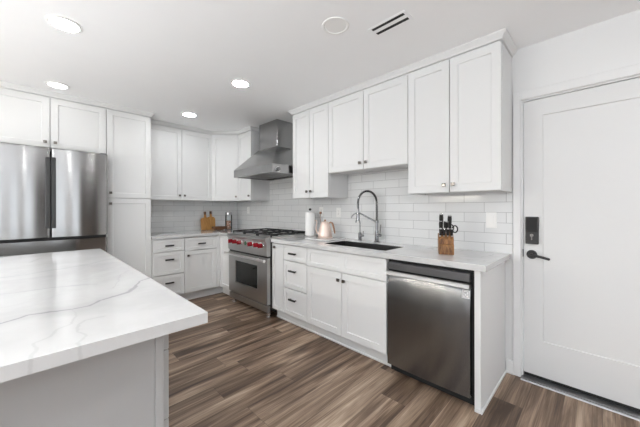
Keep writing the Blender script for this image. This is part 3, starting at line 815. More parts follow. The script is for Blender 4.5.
# ------------------------------------------------------------------ island
t = thing('island_cabinet', 'pale grey island base with drawers on the range side', 'cabinet', (-2.78, -2.40, 0))
IX0, IX1, IY0, IY1 = -3.36, -2.2110, -3.365, -1.44
Mesh().box(IX0, IX1, IY0, IY1, 0.10, 0.8645).build('body', M['island'], t)
Mesh().box(IX0+0.05, IX1-0.06, IY0+0.001, IY1-0.001, 0, 0.0995).build('toe_kick', M['island'], t)
FI = frame((0, IY0, 0), (1, 0, 0), (0, 0, 1), (0, -1, 0))
Mesh().fbox(FI, IX0, IX1-0.032, 0.0, 0.8645, 0.0003, 0.012, 0.001).build('end_panel', M['island'], t)
Mesh().fbox(FI, IX1-0.0315, IX1, 0.0, 0.8645, 0.0003, 0.016, 0.0015).build('corner_post', M['island'], t)
FIx = frame((IX1, IY0, 0), (0, 1, 0), (0, 0, 1), (1, 0, 0))
for j in range(3):
    u0 = 0.0 + j*0.640
    for v0, v1 in ((0.688, 0.860), (0.405, 0.683), (0.105, 0.400)):
        d = Mesh().shaker(FIx, u0+0.0015, u0+0.6385, v0, v1, 0.0045, 0.0185, 0.045).build('drawer', M['island'], t)
        pull(FIx, u0+0.32, v1-0.085, 0.02, d)
o = Mesh().box(-3.42, -2.152, -3.6546, -1.400, 0.865, 0.903, 0.002, 2).build('island_countertop', M['island_top'])
tag(o, 'large white quartz island top with a long grey vein', 'countertop', 'white quartz countertops')

# ------------------------------------------------------------------ refrigerator
t = thing('refrigerator', 'stainless french door refrigerator with dark centre handles', 'refrigerator', (-2.46, -0.40, 0))
RX0, RX1, RS = -2.918, -2.000, -2.458
Mesh().box(RX0+0.004, RX1-0.004, -0.690, -0.03, 0.03, 1.845, 0.004).build('body', M['black'], t)
def fdoor(x0, x1, y_back, y_front, z0, z1, bulge=0.010, r=0.022):
    pts = [(x0, y_back)]
    n = 14
    for k in range(6):
        a = k/5*PI/2
        pts.append((x0 + r - r*math.cos(a), y_front + r - r*math.sin(a)))
    for k in range(1, n):
        s = k/n; x = x0+r + (x1-x0-2*r)*s
        pts.append((x, y_front - bulge*math.sin(PI*s)))
    for k in range(6):
        a = PI/2 - k/5*PI/2
        pts.append((x1 - r + r*math.cos(a), y_front + r - r*math.sin(a)))
    pts.append((x1, y_back))
    return Mesh().prism(pts, z0, z1)
for x0, x1, lab in ((RX0, RS-0.0025, 'left'), (RS+0.0025, RX1, 'right')):
    d = fdoor(x0, x1, -0.694, -0.772, 0.981, 1.858).build('door', M['steel_fridge'], t)
    if lab == 'left': hx0, hx1 = RS-0.036, RS-0.0035
    else: hx0, hx1 = RS+0.0035, RS+0.037
    Mesh().box(hx0, hx1, -0.797, -0.765, 1.072, 1.772, 0.004, 2).build('handle', M['handle_dark'], d)
fdoor(RX0, RX1, -0.694, -0.772, 0.50, 0.950).build('freezer_drawer', M['steel_fridge'], t)
fdoor(RX0, RX1, -0.694, -0.772, 0.055, 0.495).build('freezer_drawer', M['steel_fridge'], t)
Mesh().box(RX0+0.01, RX1-0.01, -0.735, -0.6905, 0.0, 0.052).build('base_grille', M['black'], t)
m = Mesh().box(RX1-0.065, RX1-0.008, -0.755, -0.65, 1.8585, 1.872, 0.004, 2).box(RX1-0.065, RX1-0.008, -0.6895, -0.60, 1.8455, 1.872, 0.003)
m.build('hinge_cover', M['dw_panel'], t)

# ------------------------------------------------------------------ range
t = thing('range', 'stainless steel gas range with red knobs between the counters', 'range', (-0.35, -1.478, 0))
GY0, GY1 = -1.0245, -1.9315       # left and right sides
GW = GY0-GY1
F = F_sink(-0.66, GY0)
Mesh().fbox(F, 0.004, GW-0.004, 0.10, 0.900, -0.645, 0).build('body', M['black'], t)
# door with window
m = Mesh()
m.shaker(F, 0.006, GW-0.006, 0.158, 0.689, 0.0008, 0.044, 0.1, 0.014, holes=[(0.180, GW-0.205, 0.300, 0.585)], ch=0.004)
od = m.build('oven_door', M['steel_range'], t)
Mesh().fbox(F, 0.185, GW-0.210, 0.305, 0.580, 0.0315, 0.0345).build('window', M['glass_black'], od)
m = Mesh()
for k in (0.14, 0.80): m.tube([F @ Vector((GW*k, 0.668, 0.040)), F @ Vector((GW*k, 0.668, 0.094))], 0.010, 12)
m.tube([F @ Vector((0.000, 0.668, 0.094)), F @ Vector((GW, 0.668, 0.094))], 0.0155, 20)
for k in (0.0, 1.0): m.tube([F @ Vector((GW*k-0.012 if k == 0 else GW*k-0.012, 0.668, 0.094)), F @ Vector((GW*k+0.012, 0.668, 0.094))], 0.018, 20)
m.build('handle', M['steel_lip2'], od)
# control panel + bullnose
prof = [(0.0, 0.712), (0.040, 0.712), (0.052, 0.730), (0.052, 0.872), (0.062, 0.882), (0.072, 0.895), (0.074, 0.908), (0.068, 0.920), (0.055, 0.926), (0.0, 0.926)]
fp = frame((-0.66, GY0, 0), (-1, 0, 0), (0, 0, 1), (0, -1, 0))
Mesh().prism(prof, 0.002, GW-0.002, fp).build('control_panel', M['steel_range'], t)
Mesh().fbox(F, 0.01, GW-0.01, 0.6895, 0.7115, -0.02, 0.030).build('vent_slot', M['slot'], t)
for u in (0.108, 0.212, 0.334, 0.585, 0.715, 0.805):
    q = lambda n: F @ Vector((u, 0.832, n))
    b = Mesh().cone(q(0.052), q(0.060), 0.040, 0.037, 28).build('knob_bezel', M['chrome'], t)
    m = Mesh().cone(q(0.060), q(0.096), 0.028, 0.024, 28)
    m.fbox(F, u-0.006, u+0.006, 0.806, 0.858, 0.094, 0.104, 0.002, 2)
    m.build('knob', M['red'], b)
q = lambda n: F @ Vector((0.465, 0.832, n))
b = Mesh().cone(q(0.052), q(0.062), 0.034, 0.031, 28).build('thermometer_bezel', M['chrome'], t)
Mesh().cone(q(0.062), q(0.0635), 0.026, 0.026, 28).build('gauge_face', M['display'], b)
# kick panel, legs
Mesh().fbox(F, 0.006, GW-0.006, 0.066, 0.140, 0.0008, 0.036, 0.003).build('kick_panel', M['steel_range'], t)
for u in (0.06, GW-0.055):
    for nn, nm in ((-0.010, 'leg'), (-0.56, 'leg')):
        p0 = F @ Vector((u, 0.0, nn)); p1 = F @ Vector((u, 0.0995, nn))
        m = Mesh().cone(p0, p0+Vector((0, 0, 0.014)), 0.031, 0.029, 20).cone(p0+Vector((0, 0, 0.014)), p1, 0.025, 0.025, 20)
        m.build(nm, M['chrome'], t)
Mesh().fbox(F, 0.02, GW-0.02, 0.04, 0.0975, -0.10, -0.09).build('toe_plate', M['slot'], t)
# cooktop, burners, grates
Mesh().fbox(F, 0.004, GW-0.004, 0.9005, 0.927, -0.645, -0.001, 0.003).build('cooktop', M['steel_lip2'], t)
Mesh().fbox(F, 0.004, GW-0.004, 0.9275, 0.956, -0.645, -0.615, 0.003).build('rear_trim', M['steel_range'], t)
for iu in range(3):
    for kn in (0.17, 0.44):
        c = F @ Vector((GW*(iu+0.5)/3, 0.9275, -kn))
        b = Mesh().lathe(c, [(0, 0), (0.044, 0), (0.044, 0.004), (0.034, 0.007), (0.034, 0.010), (0, 0.011)], 24)
        b.build('burner', M['iron'], t)
for iu in range(3):
    u0, u1 = GW*iu/3+0.008, GW*(iu+1)/3-0.008
    z0, z1 = 0.949, 0.966
    m = Mesh()
    n0, n1 = -0.600, -0.012
    m.fbox(F, u0, u1, z0, z1, n1-0.018, n1, 0.003).fbox(F, u0, u1, z0, z1, n0, n0+0.018, 0.003)
    m.fbox(F, u0, u0+0.014, z0, z1, n0+0.018, n1-0.018).fbox(F, u1-0.014, u1, z0, z1, n0+0.018, n1-0.018)
    uc = (u0+u1)/2; zl = z0-0.004
    m.fbox(F, u0+0.014, u1-0.014, zl, zl+0.008, (n0+n1)/2-0.006, (n0+n1)/2+0.006)
    for kn in (0.17, 0.44):
        m.fbox(F, uc-0.004, uc+0.004, zl, zl+0.008, -kn+0.040, -kn+0.128).fbox(F, uc-0.004, uc+0.004, zl, zl+0.008, -kn-0.129, -kn-0.040)
        m.fbox(F, u0+0.014, uc-0.045, zl, zl+0.008, -kn-0.004, -kn+0.004).fbox(F, uc+0.045, u1-0.014, zl, zl+0.008, -kn-0.004, -kn+0.004)
    for uu in (u0+0.008, u1-0.008):
        for nn in (n0+0.009, n1-0.009): m.fbox(F, uu-0.007, uu+0.007, 0.9275, z0, nn-0.007, nn+0.007)
    m.build('grate', M['iron'], t)

# ------------------------------------------------------------------ range hood
t = thing('range_hood', 'stainless steel chimney range hood above the range', 'range hood', (-0.30, -1.45, 1.69))
HX = -0.610; HY0, HY1 = -0.998, -1.905
HZ0, HZ1, HZ2 = 1.692, 1.792, 2.092
CX, CY0, CY1 = -0.288, -1.140, -1.562
m = Mesh()
m.hull([(HX, HY0, HZ0), (HX, HY1, HZ0), (-0.009, HY1, HZ0), (-0.009, HY0, HZ0),
        (HX, HY0, HZ1), (HX, HY1, HZ1), (-0.009, HY1, HZ1), (-0.009, HY0, HZ1),
        (CX-0.012, CY0+0.012, HZ2), (CX-0.012, CY1-0.012, HZ2), (-0.009, CY1-0.012, HZ2), (-0.009, CY0+0.012, HZ2),
        (HX+0.03, HY0-0.03, HZ0), (HX+0.03, HY1+0.03, HZ0), (-0.03, HY1+0.03, HZ0), (-0.03, HY0-0.03, HZ0),
        (HX+0.03, HY0-0.03, HZ0+0.03), (HX+0.03, HY1+0.03, HZ0+0.03), (-0.03, HY1+0.03, HZ0+0.03), (-0.03, HY0-0.03, HZ0+0.03)],
       [(0, 1, 5, 4), (1, 2, 6, 5), (2, 3, 7, 6), (3, 0, 4, 7), (4, 5, 9, 8), (5, 6, 10, 9), (6, 7, 11, 10), (7, 4, 8, 11), (8, 9, 10, 11),
        (0, 12, 13, 1), (1, 13, 14, 2), (2, 14, 15, 3), (3, 15, 12, 0), (12, 16, 17, 13), (13, 17, 18, 14), (14, 18, 19, 15), (15, 19, 16, 12), (16, 19, 18, 17)])
m.build('canopy', M['steel_hood'], t, 20)
Mesh().box(CX, -0.009, CY1, CY0, HZ2+0.0005, CEIL-0.001, 0.002).build('chimney', M['steel_hood'], t)
for k in range(3):
    y1 = HY0-0.036 - k*0.282; y0 = y1-0.272
    m = Mesh().box(HX+0.05, -0.12, y0, y1, HZ0+0.018, HZ0+0.0295)
    for j in range(7): m.box(HX+0.06, -0.13, y0+0.015+j*0.036, y0+0.033+j*0.036, HZ0+0.006, HZ0+0.018)
    m.build('baffle_filter', M['steel_range'], t)
ky = HY1
b = Mesh().cone((-0.535, ky, 1.730), (-0.535, ky-0.008, 1.730), 0.036, 0.034, 28).build('knob_bezel', M['chrome'], t)
m = Mesh().cone((-0.535, ky-0.008, 1.730), (-0.535, ky-0.032, 1.730), 0.024, 0.021, 24); m.box(-0.540, -0.530, ky-0.038, ky-0.030, 1.708, 1.752, 0.002)
m.build('fan_knob', M['steel_dw'], b)

# ------------------------------------------------------------------ dishwasher
t = thing('dishwasher', 'dark stainless dishwasher with pocket handle below the knife block', 'dishwasher', (-0.35, -3.755, 0))
F = F_sink(-0.625, -3.4465); W = 4.0605-3.4465
Mesh().fbox(F, 0.002, W-0.002, 0.0725, 0.868, -0.58, -0.004).build('body', M['rubber'], t)
# gently bowed door skin whose top rolls back towards the pocket handle
def dw_skin(u, z):
    sx_ = min(1.0, max(0.0, (u-0.012)/(W-0.030)))
    tz = max(0.0, (z-0.56)/0.192)
    return 0.036 + 0.006*math.sin(PI*sx_) - 0.021*tz*tz
us = [0.012 + (W-0.030)*k/24 for k in range(25)]
zs = [0.074, 0.20, 0.32, 0.44, 0.52, 0.56] + [0.56 + 0.192*k/10 for k in range(1, 11)]
m = Mesh()
g = [[m.bm.verts.new(F @ Vector((u, z, dw_skin(u, z)))) for u in us] for z in zs]
for a, b in zip(g[:-1], g[1:]):
    for k in range(24): m.bm.faces.new((a[k], a[k+1], b[k+1], b[k]))
bk = [[m.bm.verts.new(F @ Vector((u, z, 0.0))) for u in (us[0], us[-1])] for z in zs]
for i in range(len(zs)-1):
    m.bm.faces.new((bk[i][0], g[i][0], g[i+1][0], bk[i+1][0])); m.bm.faces.new((g[i][-1], bk[i][1], bk[i+1][1], g[i+1][-1]))
    m.bm.faces.new((bk[i][1], bk[i][0], bk[i+1][0], bk[i+1][1]))
m.bm.faces.new([bk[0][0], bk[0][1]] + g[0][::-1]); m.bm.faces.new([bk[-1][1], bk[-1][0]] + g[-1])
dd = m.build('door', M['steel_dw'], t)
prof = [(0.0, 0.753), (0.047, 0.753), (0.054, 0.760), (0.050, 0.776), (0.044, 0.785), (0.0, 0.781)]
fp = frame((-0.625, -3.4465, 0), (-1, 0, 0), (0, 0, 1), (0, -1, 0))
Mesh().prism(prof, 0.012, W-0.018, fp).build('handle_lip', M['steel_lip'], dd)
Mesh().fbox(F, 0.012, W-0.018, 0.797, 0.852, 0.0, 0.036, 0.003).build('control_strip', M['dw_panel'], t)
Mesh().fbox(F, 0.02, W-0.02, 0.7815, 0.7965, -0.003, 0.002).build('handle_recess', M['rubber'], t)
Mesh().fbox(F, 0.004, W-0.004, 0.0, 0.072, -0.06, 0.03-0.06).build('toe_kick', M['rubber'], t)
# round-cornered square sticker near the top right corner
cu, cz = 0.569, 0.717
sl = 2*0.021*((cz-0.56)/0.192)/0.192; al = math.atan(sl)
pc = F @ Vector((cu, cz, dw_skin(cu, cz)))
FDW, F = F, frame(pc, (0, -1, 0), (math.sin(al), 0, math.cos(al)), (-math.cos(al), 0, math.sin(al)))
bu0, bu1, bv0, bv1 = -0.021, 0.021, -0.025, 0.025
bn = 0.0042
bd = Mesh().fbox(F, bu0, bu1, bv0, bv1, bn-0.006, bn, 0.0004).build('sticker', M['badge'], dd)
m = Mesh()
e = 0.004
m.fbox(F, bu0+e, bu1-e, bv1-0.007, bv1-0.0045, bn, bn+0.0004).fbox(F, bu0+e, bu1-e, bv0+0.0035, bv0+0.006, bn, bn+0.0004)
m.fbox(F, bu0+e, bu0+e+0.0025, bv0+0.006, bv1-0.007, bn, bn+0.0004).fbox(F, bu1-e-0.0025, bu1-e, bv0+0.006, bv1-0.007, bn, bn+0.0004)
m.fbox(F, bu0+0.010, bu1-0.010, bv1-0.017, bv1-0.013, bn, bn+0.0004)
c = F @ Vector(((bu0+bu1)/2, bv0+0.021, bn))
ring = [F @ Vector(((bu0+bu1)/2 + 0.009*math.cos(a), bv0+0.020 + 0.009*math.sin(a), bn+0.0003)) for a in [2*PI*k/20*0.85 for k in range(21)]]
m.tube(ring, 0.0016, 6)
m.fbox(F, (bu0+bu1)/2, (bu0+bu1)/2+0.010, bv0+0.0185, bv0+0.0215, bn, bn+0.0004)
m.build('sticker_print', M['badge_ink'], bd)

# ------------------------------------------------------------------ faucets
t = thing('faucet', 'tall grey spring neck faucet behind the sink', 'faucet', (-0.085, -2.985, ZC1))
fx, fy = -0.085, -2.985
dirv = Vector((-0.62, 0.785, 0)).normalized()      # spout swings over the bowl towards the range
P = lambda s, z: Vector((fx, fy, ZC1)) + dirv*s + Vector((0, 0, z))
m = Mesh().lathe((fx, fy, ZC1), [(0, 0), (0.030, 0), (0.030, 0.006), (0.024, 0.012), (0.0205, 0.016), (0.0205, 0.110), (0.017, 0.118), (0.0145, 0.122), (0.0145, 0.225), (0, 0.225)], 24)
m.build('base', M['faucet'], t)
R = 0.096
arc = [P(0, 0.22), P(0, 0.30), P(0, 0.37)] + [P(R - R*math.cos(a), 0.405 + 0.122*math.sin(a)) for a in [PI*k/16 for k in range(17)]] + [P(2*R, 0.37), P(2*R, 0.335)]
m = Mesh().tube(arc, 0.0085, 12); m.build('hose', M['rubber'], t)
def resample(pts, step):
    out = []; acc = 0
    for a, b in zip(pts[:-1], pts[1:]):
        L = (b-a).length; n = max(1, int(L/step))
        for k in range(n): out.append(a.lerp(b, k/n))
    out.append(pts[-1]); return out
ctr = resample(arc, 0.0016)
side = dirv.cross(Vector((0, 0, 1))).normalized()
helix = []
for i, p in enumerate(ctr):
    tg = (ctr[min(i+1, len(ctr)-1)] - ctr[max(i-1, 0)]).normalized(); n2 = tg.cross(side).normalized()
    a = i*2*PI/6.0
    helix.append(p + (side*math.cos(a) + n2*math.sin(a))*0.0125)
m = Mesh().tube(helix, 0.0028, 5); m.build('spring', M['faucet'], t)
m = Mesh().tube([P(2*R, 0.338), P(2*R, 0.315), P(2*R, 0.305), P(2*R, 0.235), P(2*R, 0.215)], [0.012, 0.013, 0.018, 0.018, 0.021], 18)
sp = m.build('spray_head', M['faucet'], t)
m = Mesh().tube([P(2*R+0.012, 0.298), P(2*R+0.035, 0.292), P(2*R+0.060, 0.270), P(2*R+0.072, 0.245)], [0.005, 0.006, 0.006, 0.004], 10); m.build('spray_lever', M['faucet'], sp)
m = Mesh().tube([P(0.010, 0.212), P(2*R-0.018, 0.300)], 0.0075, 12)
ring = [P(2*R, 0.300) + (dirv*math.cos(a) + side*math.sin(a))*0.0225 for a in [2*PI*k/20 for k in range(21)]]
m.tube(ring, 0.004, 8).lathe((fx, fy, ZC1+0.198), [(0.0148, 0), (0.019, 0.002), (0.019, 0.026), (0.0148, 0.028)], 20)
m.build('holder_arm', M['faucet'], t)
hdv = Vector((-0.35, -0.94, 0)).normalized()
q = lambda s, z: Vector((fx, fy, ZC1+z)) + hdv*s
m = Mesh().tube([q(0.018, 0.075), q(0.062, 0.075)], 0.016, 16).tube([q(0.052, 0.085), q(0.058, 0.12), q(0.066, 0.185)], [0.006, 0.0055, 0.0045], 10)
m.build('handle', M['faucet'], t)

t = thing('water_tap', 'small slim filtered water tap left of the tall faucet', 'faucet', (-0.082, -2.770, ZC1))
tx, ty = -0.082, -2.770
m = Mesh().lathe((tx, ty, ZC1), [(0, 0), (0.023, 0), (0.023, 0.005), (0.018, 0.010), (0.018, 0.082), (0.010, 0.090), (0, 0.090)], 20)
m.build('base', M['faucet'], t)
m = Mesh().tube([(tx, ty, ZC1+0.088), (tx, ty, ZC1+0.19), (tx-0.006, ty, ZC1+0.213), (tx-0.022, ty, ZC1+0.226), (tx-0.055, ty, ZC1+0.228), (tx-0.070, ty, ZC1+0.215), (tx-0.073, ty, ZC1+0.195)], 0.006, 12)
m.build('spout', M['faucet'], t)
m = Mesh().tube([(tx, ty-0.015, ZC1+0.055), (tx, ty-0.045, ZC1+0.055)], 0.012, 14).tube([(tx, ty-0.038, ZC1+0.06), (tx, ty-0.044, ZC1+0.105)], 0.005, 10)
m.build('handle', M['faucet'], t)

# ------------------------------------------------------------------ things on the sink counter
px, py = -0.150, -2.055
t = thing('paper_towel_holder', 'steel paper towel holder base and post holding the roll', 'holder', (px, py, ZC1))
Mesh().lathe((px, py, ZC1), [(0, 0), (0.072, 0), (0.074, 0.003), (0.074, 0.010), (0.070, 0.014), (0, 0.014)], 36).build('base', M['chrome'], t)
Mesh().lathe((px, py, ZC1), [(0, 0.0145), (0.007, 0.0145), (0.007, 0.322), (0, 0.322)], 16).build('post', M['chrome'], t)
Mesh().lathe((px, py, ZC1+0.322), [(0, 0), (0.012, 0.0), (0.017, 0.010), (0.017, 0.020), (0.010, 0.028), (0, 0.030)], 20).build('finial', M['black'], t)
o = Mesh().lathe((px, py, ZC1+0.016), [(0.019, 0), (0.060, 0), (0.061, 0.002), (0.061, 0.282), (0.059, 0.285), (0.021, 0.285), (0.019, 0.283), (0.019, 0)], 48).build('paper_towel_roll', M['paper'])
tag(o, 'upright white paper towel roll beside the range', 'paper towel')

o = Mesh().box(-0.40, -0.105, -2.575, -2.225, ZC1, ZC1+0.014, 0.005, 2).build('serving_board', M['marble'])
tag(o, 'flat white stone serving board under the copper kettle', 'board')
kx, ky = -0.235, -2.392; kz = ZC1+0.0142
t = thing('kettle', 'pale copper gooseneck kettle on a white board', 'kettle', (kx, ky, kz))
Mesh().lathe((kx, ky, kz), [(0, 0), (0.082, 0), (0.086, 0.004), (0.086, 0.012), (0.080, 0.017), (0, 0.017)], 36).build('base', M['copper'], t)
Mesh().lathe((kx, ky, kz+0.0175), [(0, 0), (0.076, 0), (0.081, 0.006), (0.079, 0.024), (0.066, 0.090), (0.051, 0.145), (0.046, 0.157), (0, 0.157)], 36).build('body', M['copper'], t)
lid = Mesh().lathe((kx, ky, kz+0.175), [(0, 0), (0.044, 0), (0.044, 0.004), (0.028, 0.011), (0.008, 0.014), (0, 0.014)], 32).build('lid', M['copper'], t)
Mesh().lathe((kx, ky, kz+0.189), [(0, 0), (0.006, 0), (0.012, 0.010), (0.010, 0.018), (0, 0.020)], 18).build('lid_knob', M['copper_d'], lid)
sd = Vector((0.66, -0.75, 0)).normalized()      # to the right in the view
K = lambda s, z: Vector((kx, ky, kz)) + sd*s + Vector((0, 0, z))
m = Mesh().tube([K(0.044, 0.164), K(0.066, 0.176), K(0.084, 0.164), K(0.096, 0.126), K(0.106, 0.076), K(0.112, 0.048)], [0.008, 0.010, 0.011, 0.011, 0.010, 0.006], 12)
m.build('handle', M['copper_d'], t)
m = Mesh().tube([K(-0.070, 0.045), K(-0.092, 0.055), K(-0.104, 0.095), K(-0.102, 0.140), K(-0.090, 0.175), K(-0.100, 0.195), K(-0.116, 0.198)], [0.009, 0.008, 0.0065, 0.0055, 0.005, 0.005, 0.005], 12)
m.build('spout', M['copper'], t)

# knife block
bx, by = -0.335, -3.772
rot = math.radians(-65)
KF = Matrix.Translation((bx, by, ZC1)) @ Matrix.Rotation(rot, 4, 'Z')     # local -y faces the camera
o = Mesh()
o.prism([(-0.070, 0.0), (0.070, 0.0), (0.070, 0.150), (-0.005, 0.150), (-0.050, 0.112), (-0.050, 0.080), (-0.070, 0.072)], -0.053, 0.053, KF @ frame((0, 0, 0), (0, 1, 0), (0, 0, 1), (1, 0, 0)), 0.002)
o = o.build('knife_block', M['block']); tag(o, 'brown acacia knife block full of black handled knives', 'knife block')
def knife(x, y, z, hl, name_label, w=0.011, lean=-0.25):
    ax = Vector((0, lean, 1)).normalized()
    c = KF @ Vector((x, y, z)); a = (KF.to_3x3() @ ax).normalized()
    t = thing('knife', name_label, 'knife', c, 'knives in the knife block')
    Mesh().cone(c + a*0.001, c + a*0.016, w*0.95, w*0.95, 14).build('bolster', M['chrome'], t)
    Mesh().tube([c + a*0.0165, c + a*(hl*0.45), c + a*(hl*0.8), c + a*(hl*0.97)], [w*0.9, w*1.0, w*1.15, w*0.95], 14).build('handle', M['black'], t)
    Mesh().tube([c + a*(hl*0.972), c + a*(hl*1.0)], [w*1.0, w*0.8], 14).build('end_cap', M['chrome'], t)
knife(-0.030, 0.045, 0.150, 0.160, 'tallest black handled knife, rear left in the block', 0.014)
knife(0.000, 0.052, 0.150, 0.100, 'short black handled knife between the two tall ones', 0.011)
knife(0.030, 0.045, 0.150, 0.148, 'tall black handled knife, rear right in the block', 0.014)
knife(-0.034, 0.012, 0.150, 0.105, 'black handled knife in the middle row, left side', 0.013)
knife(0.008, 0.012, 0.150, 0.100, 'black handled knife in the middle row, near the scissors', 0.013)
for i, x in enumerate((-0.039, -0.014, 0.012, 0.038)):
    knife(x, -0.028, 0.131, 0.075, ['front row steak knife, leftmost in the block', 'front row steak knife, second from left', 'front row steak knife, second from right', 'front row steak knife, rightmost in the block'][i], 0.010, -0.55)
c = KF @ Vector((0.044, 0.014, 0.151))
t = thing('scissors', 'black handled scissors at the right edge of the block', 'scissors', c)
sx = (KF.to_3x3() @ Vector((1, 0, 0))); sy = Vector((0, 0, 1))
for s, nm in ((0.022, 1), (-0.006, 0)):
    cc = c + sx*s + sy*(0.036 if nm else 0.045)
    ring = [cc + sx*0.019*math.cos(a) + sy*0.026*math.sin(a) for a in [2*PI*k/24 for k in range(25)]]
    Mesh().tube(ring, 0.0050, 10).build('finger_loop', M['black'], t)
Mesh().tube([c + sy*0.001, c + sx*0.004 + sy*0.022], 0.006, 10).build('blade_neck', M['chrome'], t)

# ------------------------------------------------------------------ back counter
def bottle_board(cx, w, h_body, h_tot, neck_w):
    pts = [(-w/2, 0.0), (w/2, 0.0)]
    hb = h_body
    for k in range(9):
        a = k/8*PI/2
        pts.append((neck_w/2 + (w/2-neck_w/2)*math.cos(a), hb - 0.045 + 0.045*math.sin(a)))
    pts.append((neck_w/2*0.85, h_tot-0.022))
    for k in range(7):
        a = k/6*PI
        pts.append((neck_w/2*math.cos(a), h_tot-0.018 + 0.018*math.sin(a)))
    pts.append((-neck_w/2*0.85, h_tot-0.022))
    for k in range(9):
        a = PI/2 - k/8*PI/2
        pts.append((-neck_w/2 - (w/2-neck_w/2)*math.cos(a), hb - 0.045 + 0.045*math.sin(a)))
    return pts
def board(cx, y0, w, hb, ht, mat, label, lean):
    Fm = frame((cx, y0, ZC1+0.001), (1, 0, 0), (0, lean, 1), (0, -1, lean))
    t = thing('cutting_board', label, 'cutting board', (cx, y0, ZC1), 'wooden cutting boards')
    Mesh().prism(bottle_board(0, w, hb, ht, 0.036), 0, 0.016, Fm, 0.002).build('board', M[mat], t)
    Mesh().fbox(Fm, -0.0195, 0.0195, ht-0.052, ht+0.001, -0.001, 0.0172, 0.006, 2).build('leather_tip', M['tip'], t)
    Mesh().cone(Fm @ Vector((0, ht-0.024, 0.0172)), Fm @ Vector((0, ht-0.024, 0.0180)), 0.008, 0.008, 16).build('hanging_hole', M['slot'], t)
board(-0.612, -0.082, 0.150, 0.205, 0.300, 'board', 'left honey coloured wooden cutting board with dark neck', 0.14)
board(-0.505, -0.045, 0.140, 0.215, 0.305, 'board2', 'right lighter wooden cutting board half behind the other', 0.09)
m = Mesh()
m.lathe((0, 0, 0), [(0, 0), (0.055, 0), (0.095, 0.016), (0.110, 0.042), (0.116, 0.060), (0.110, 0.060), (0.102, 0.040), (0.055, 0.010), (0, 0.010)], 40,
        Matrix.Translation((-0.452, -0.235, ZC1)) @ Matrix.Diagonal((1.08, 0.62, 1, 1)))
o = m.build('wooden_bowl', M['bowl']); tag(o, 'shallow dark wooden bowl in front of the cutting boards', 'bowl')
jx, jy = -0.272, -0.200
t = thing('glass_jar', 'clear glass jar of brown snacks with steel lid in the corner', 'jar', (jx, jy, ZC1))
Mesh().lathe((jx, jy, ZC1), [(0, 0), (0.051, 0), (0.055, 0.004), (0.055, 0.232), (0.050, 0.240), (0.050, 0.246), (0.047, 0.246), (0.047, 0.239), (0.0515, 0.231), (0.0515, 0.007), (0.049, 0.005), (0, 0.005)], 32).build('glass', M['glass'], t)
Mesh().lathe((jx, jy, ZC1+0.0055), [(0, 0), (0.048, 0), (0.0508, 0.004), (0.0508, 0.130), (0.035, 0.142), (0, 0.136)], 32).build('snacks', M['nuts'], t)
Mesh().lathe((jx, jy, ZC1+0.2465), [(0, 0), (0.054, 0), (0.056, 0.002), (0.056, 0.036), (0.052, 0.042), (0, 0.042)], 32).build('lid', M['lid'], t)

# ------------------------------------------------------------------ outlets and switch on the tile
def plate(yc, zc, w, h, label, cat, kind, group=None):
    x = -TT-0.0002
    t = thing('wall_switch' if kind == 'switch' else 'power_outlet', label, cat, (x, yc, zc-h/2), group)
    Ff = F_sink(x, yc)
    Mesh().fbox(Ff, -w/2, w/2, zc-h/2, zc+h/2, 0, 0.006, 0.0015).build('cover_plate', M['plastic'], t)
    if kind == 'switch':
        Mesh().fbox(Ff, -0.017, 0.017, zc-0.034, zc+0.034, 0.0062, 0.010, 0.001).build('rocker', M['plastic'], t)
    else:
        r = Mesh().fbox(Ff, -0.017, 0.017, zc-0.034, zc+0.034, 0.0062, 0.0078, 0.0005).build('socket', M['plastic'], t)
        m = Mesh()
        for s in (-1, 1):
            for d in (-0.006, 0.006): m.fbox(Ff, d-0.001, d+0.001, zc+s*0.017-0.001, zc+s*0.017+0.009, 0.0078, 0.0081)
            m.fbox(Ff, -0.002, 0.002, zc+s*0.017-0.010, zc+s*0.017-0.006, 0.0078, 0.0081)
        m.build('socket_slots', M['slot'], r)
    return t
plate(-2.115, 1.224, 0.070, 0.114, 'white outlet with plugged cord behind the copper kettle', 'outlet', 'outlet', 'wall plates')
plate(-2.403, 1.213, 0.068, 0.112, 'white outlet plate on the tile between kettle and faucet', 'outlet', 'outlet', 'wall plates')
plate(-4.004, 1.166, 0.074, 0.124, 'white rocker switch on the tile right of the knife block', 'switch', 'switch', 'wall plates')
plate(-0.385, 1.235, 0.070, 0.114, 'small white outlet on the tile in the corner by the range', 'outlet', 'outlet', 'wall plates')
# kettle cord from its outlet
t = thing('power_plug', 'dark copper plug in the outlet behind the kettle', 'plug', (-0.02, -2.115, 1.20))
Mesh().box(-0.036, -0.0168, -2.128, -2.102, 1.192, 1.222, 0.004, 2).build('plug_body', M['copper_d'], t)
Mesh().tube([(-0.030, -2.115, 1.193), (-0.034, -2.117, 1.15), (-0.040, -2.135, 1.08), (-0.055, -2.175, 1.00), (-0.085, -2.215, 0.935), (-0.100, -2.25, 0.9225), (-0.128, -2.295, 0.9345)],
            [0.0035]*7, 8).build('cord', M['copper_d'], t)

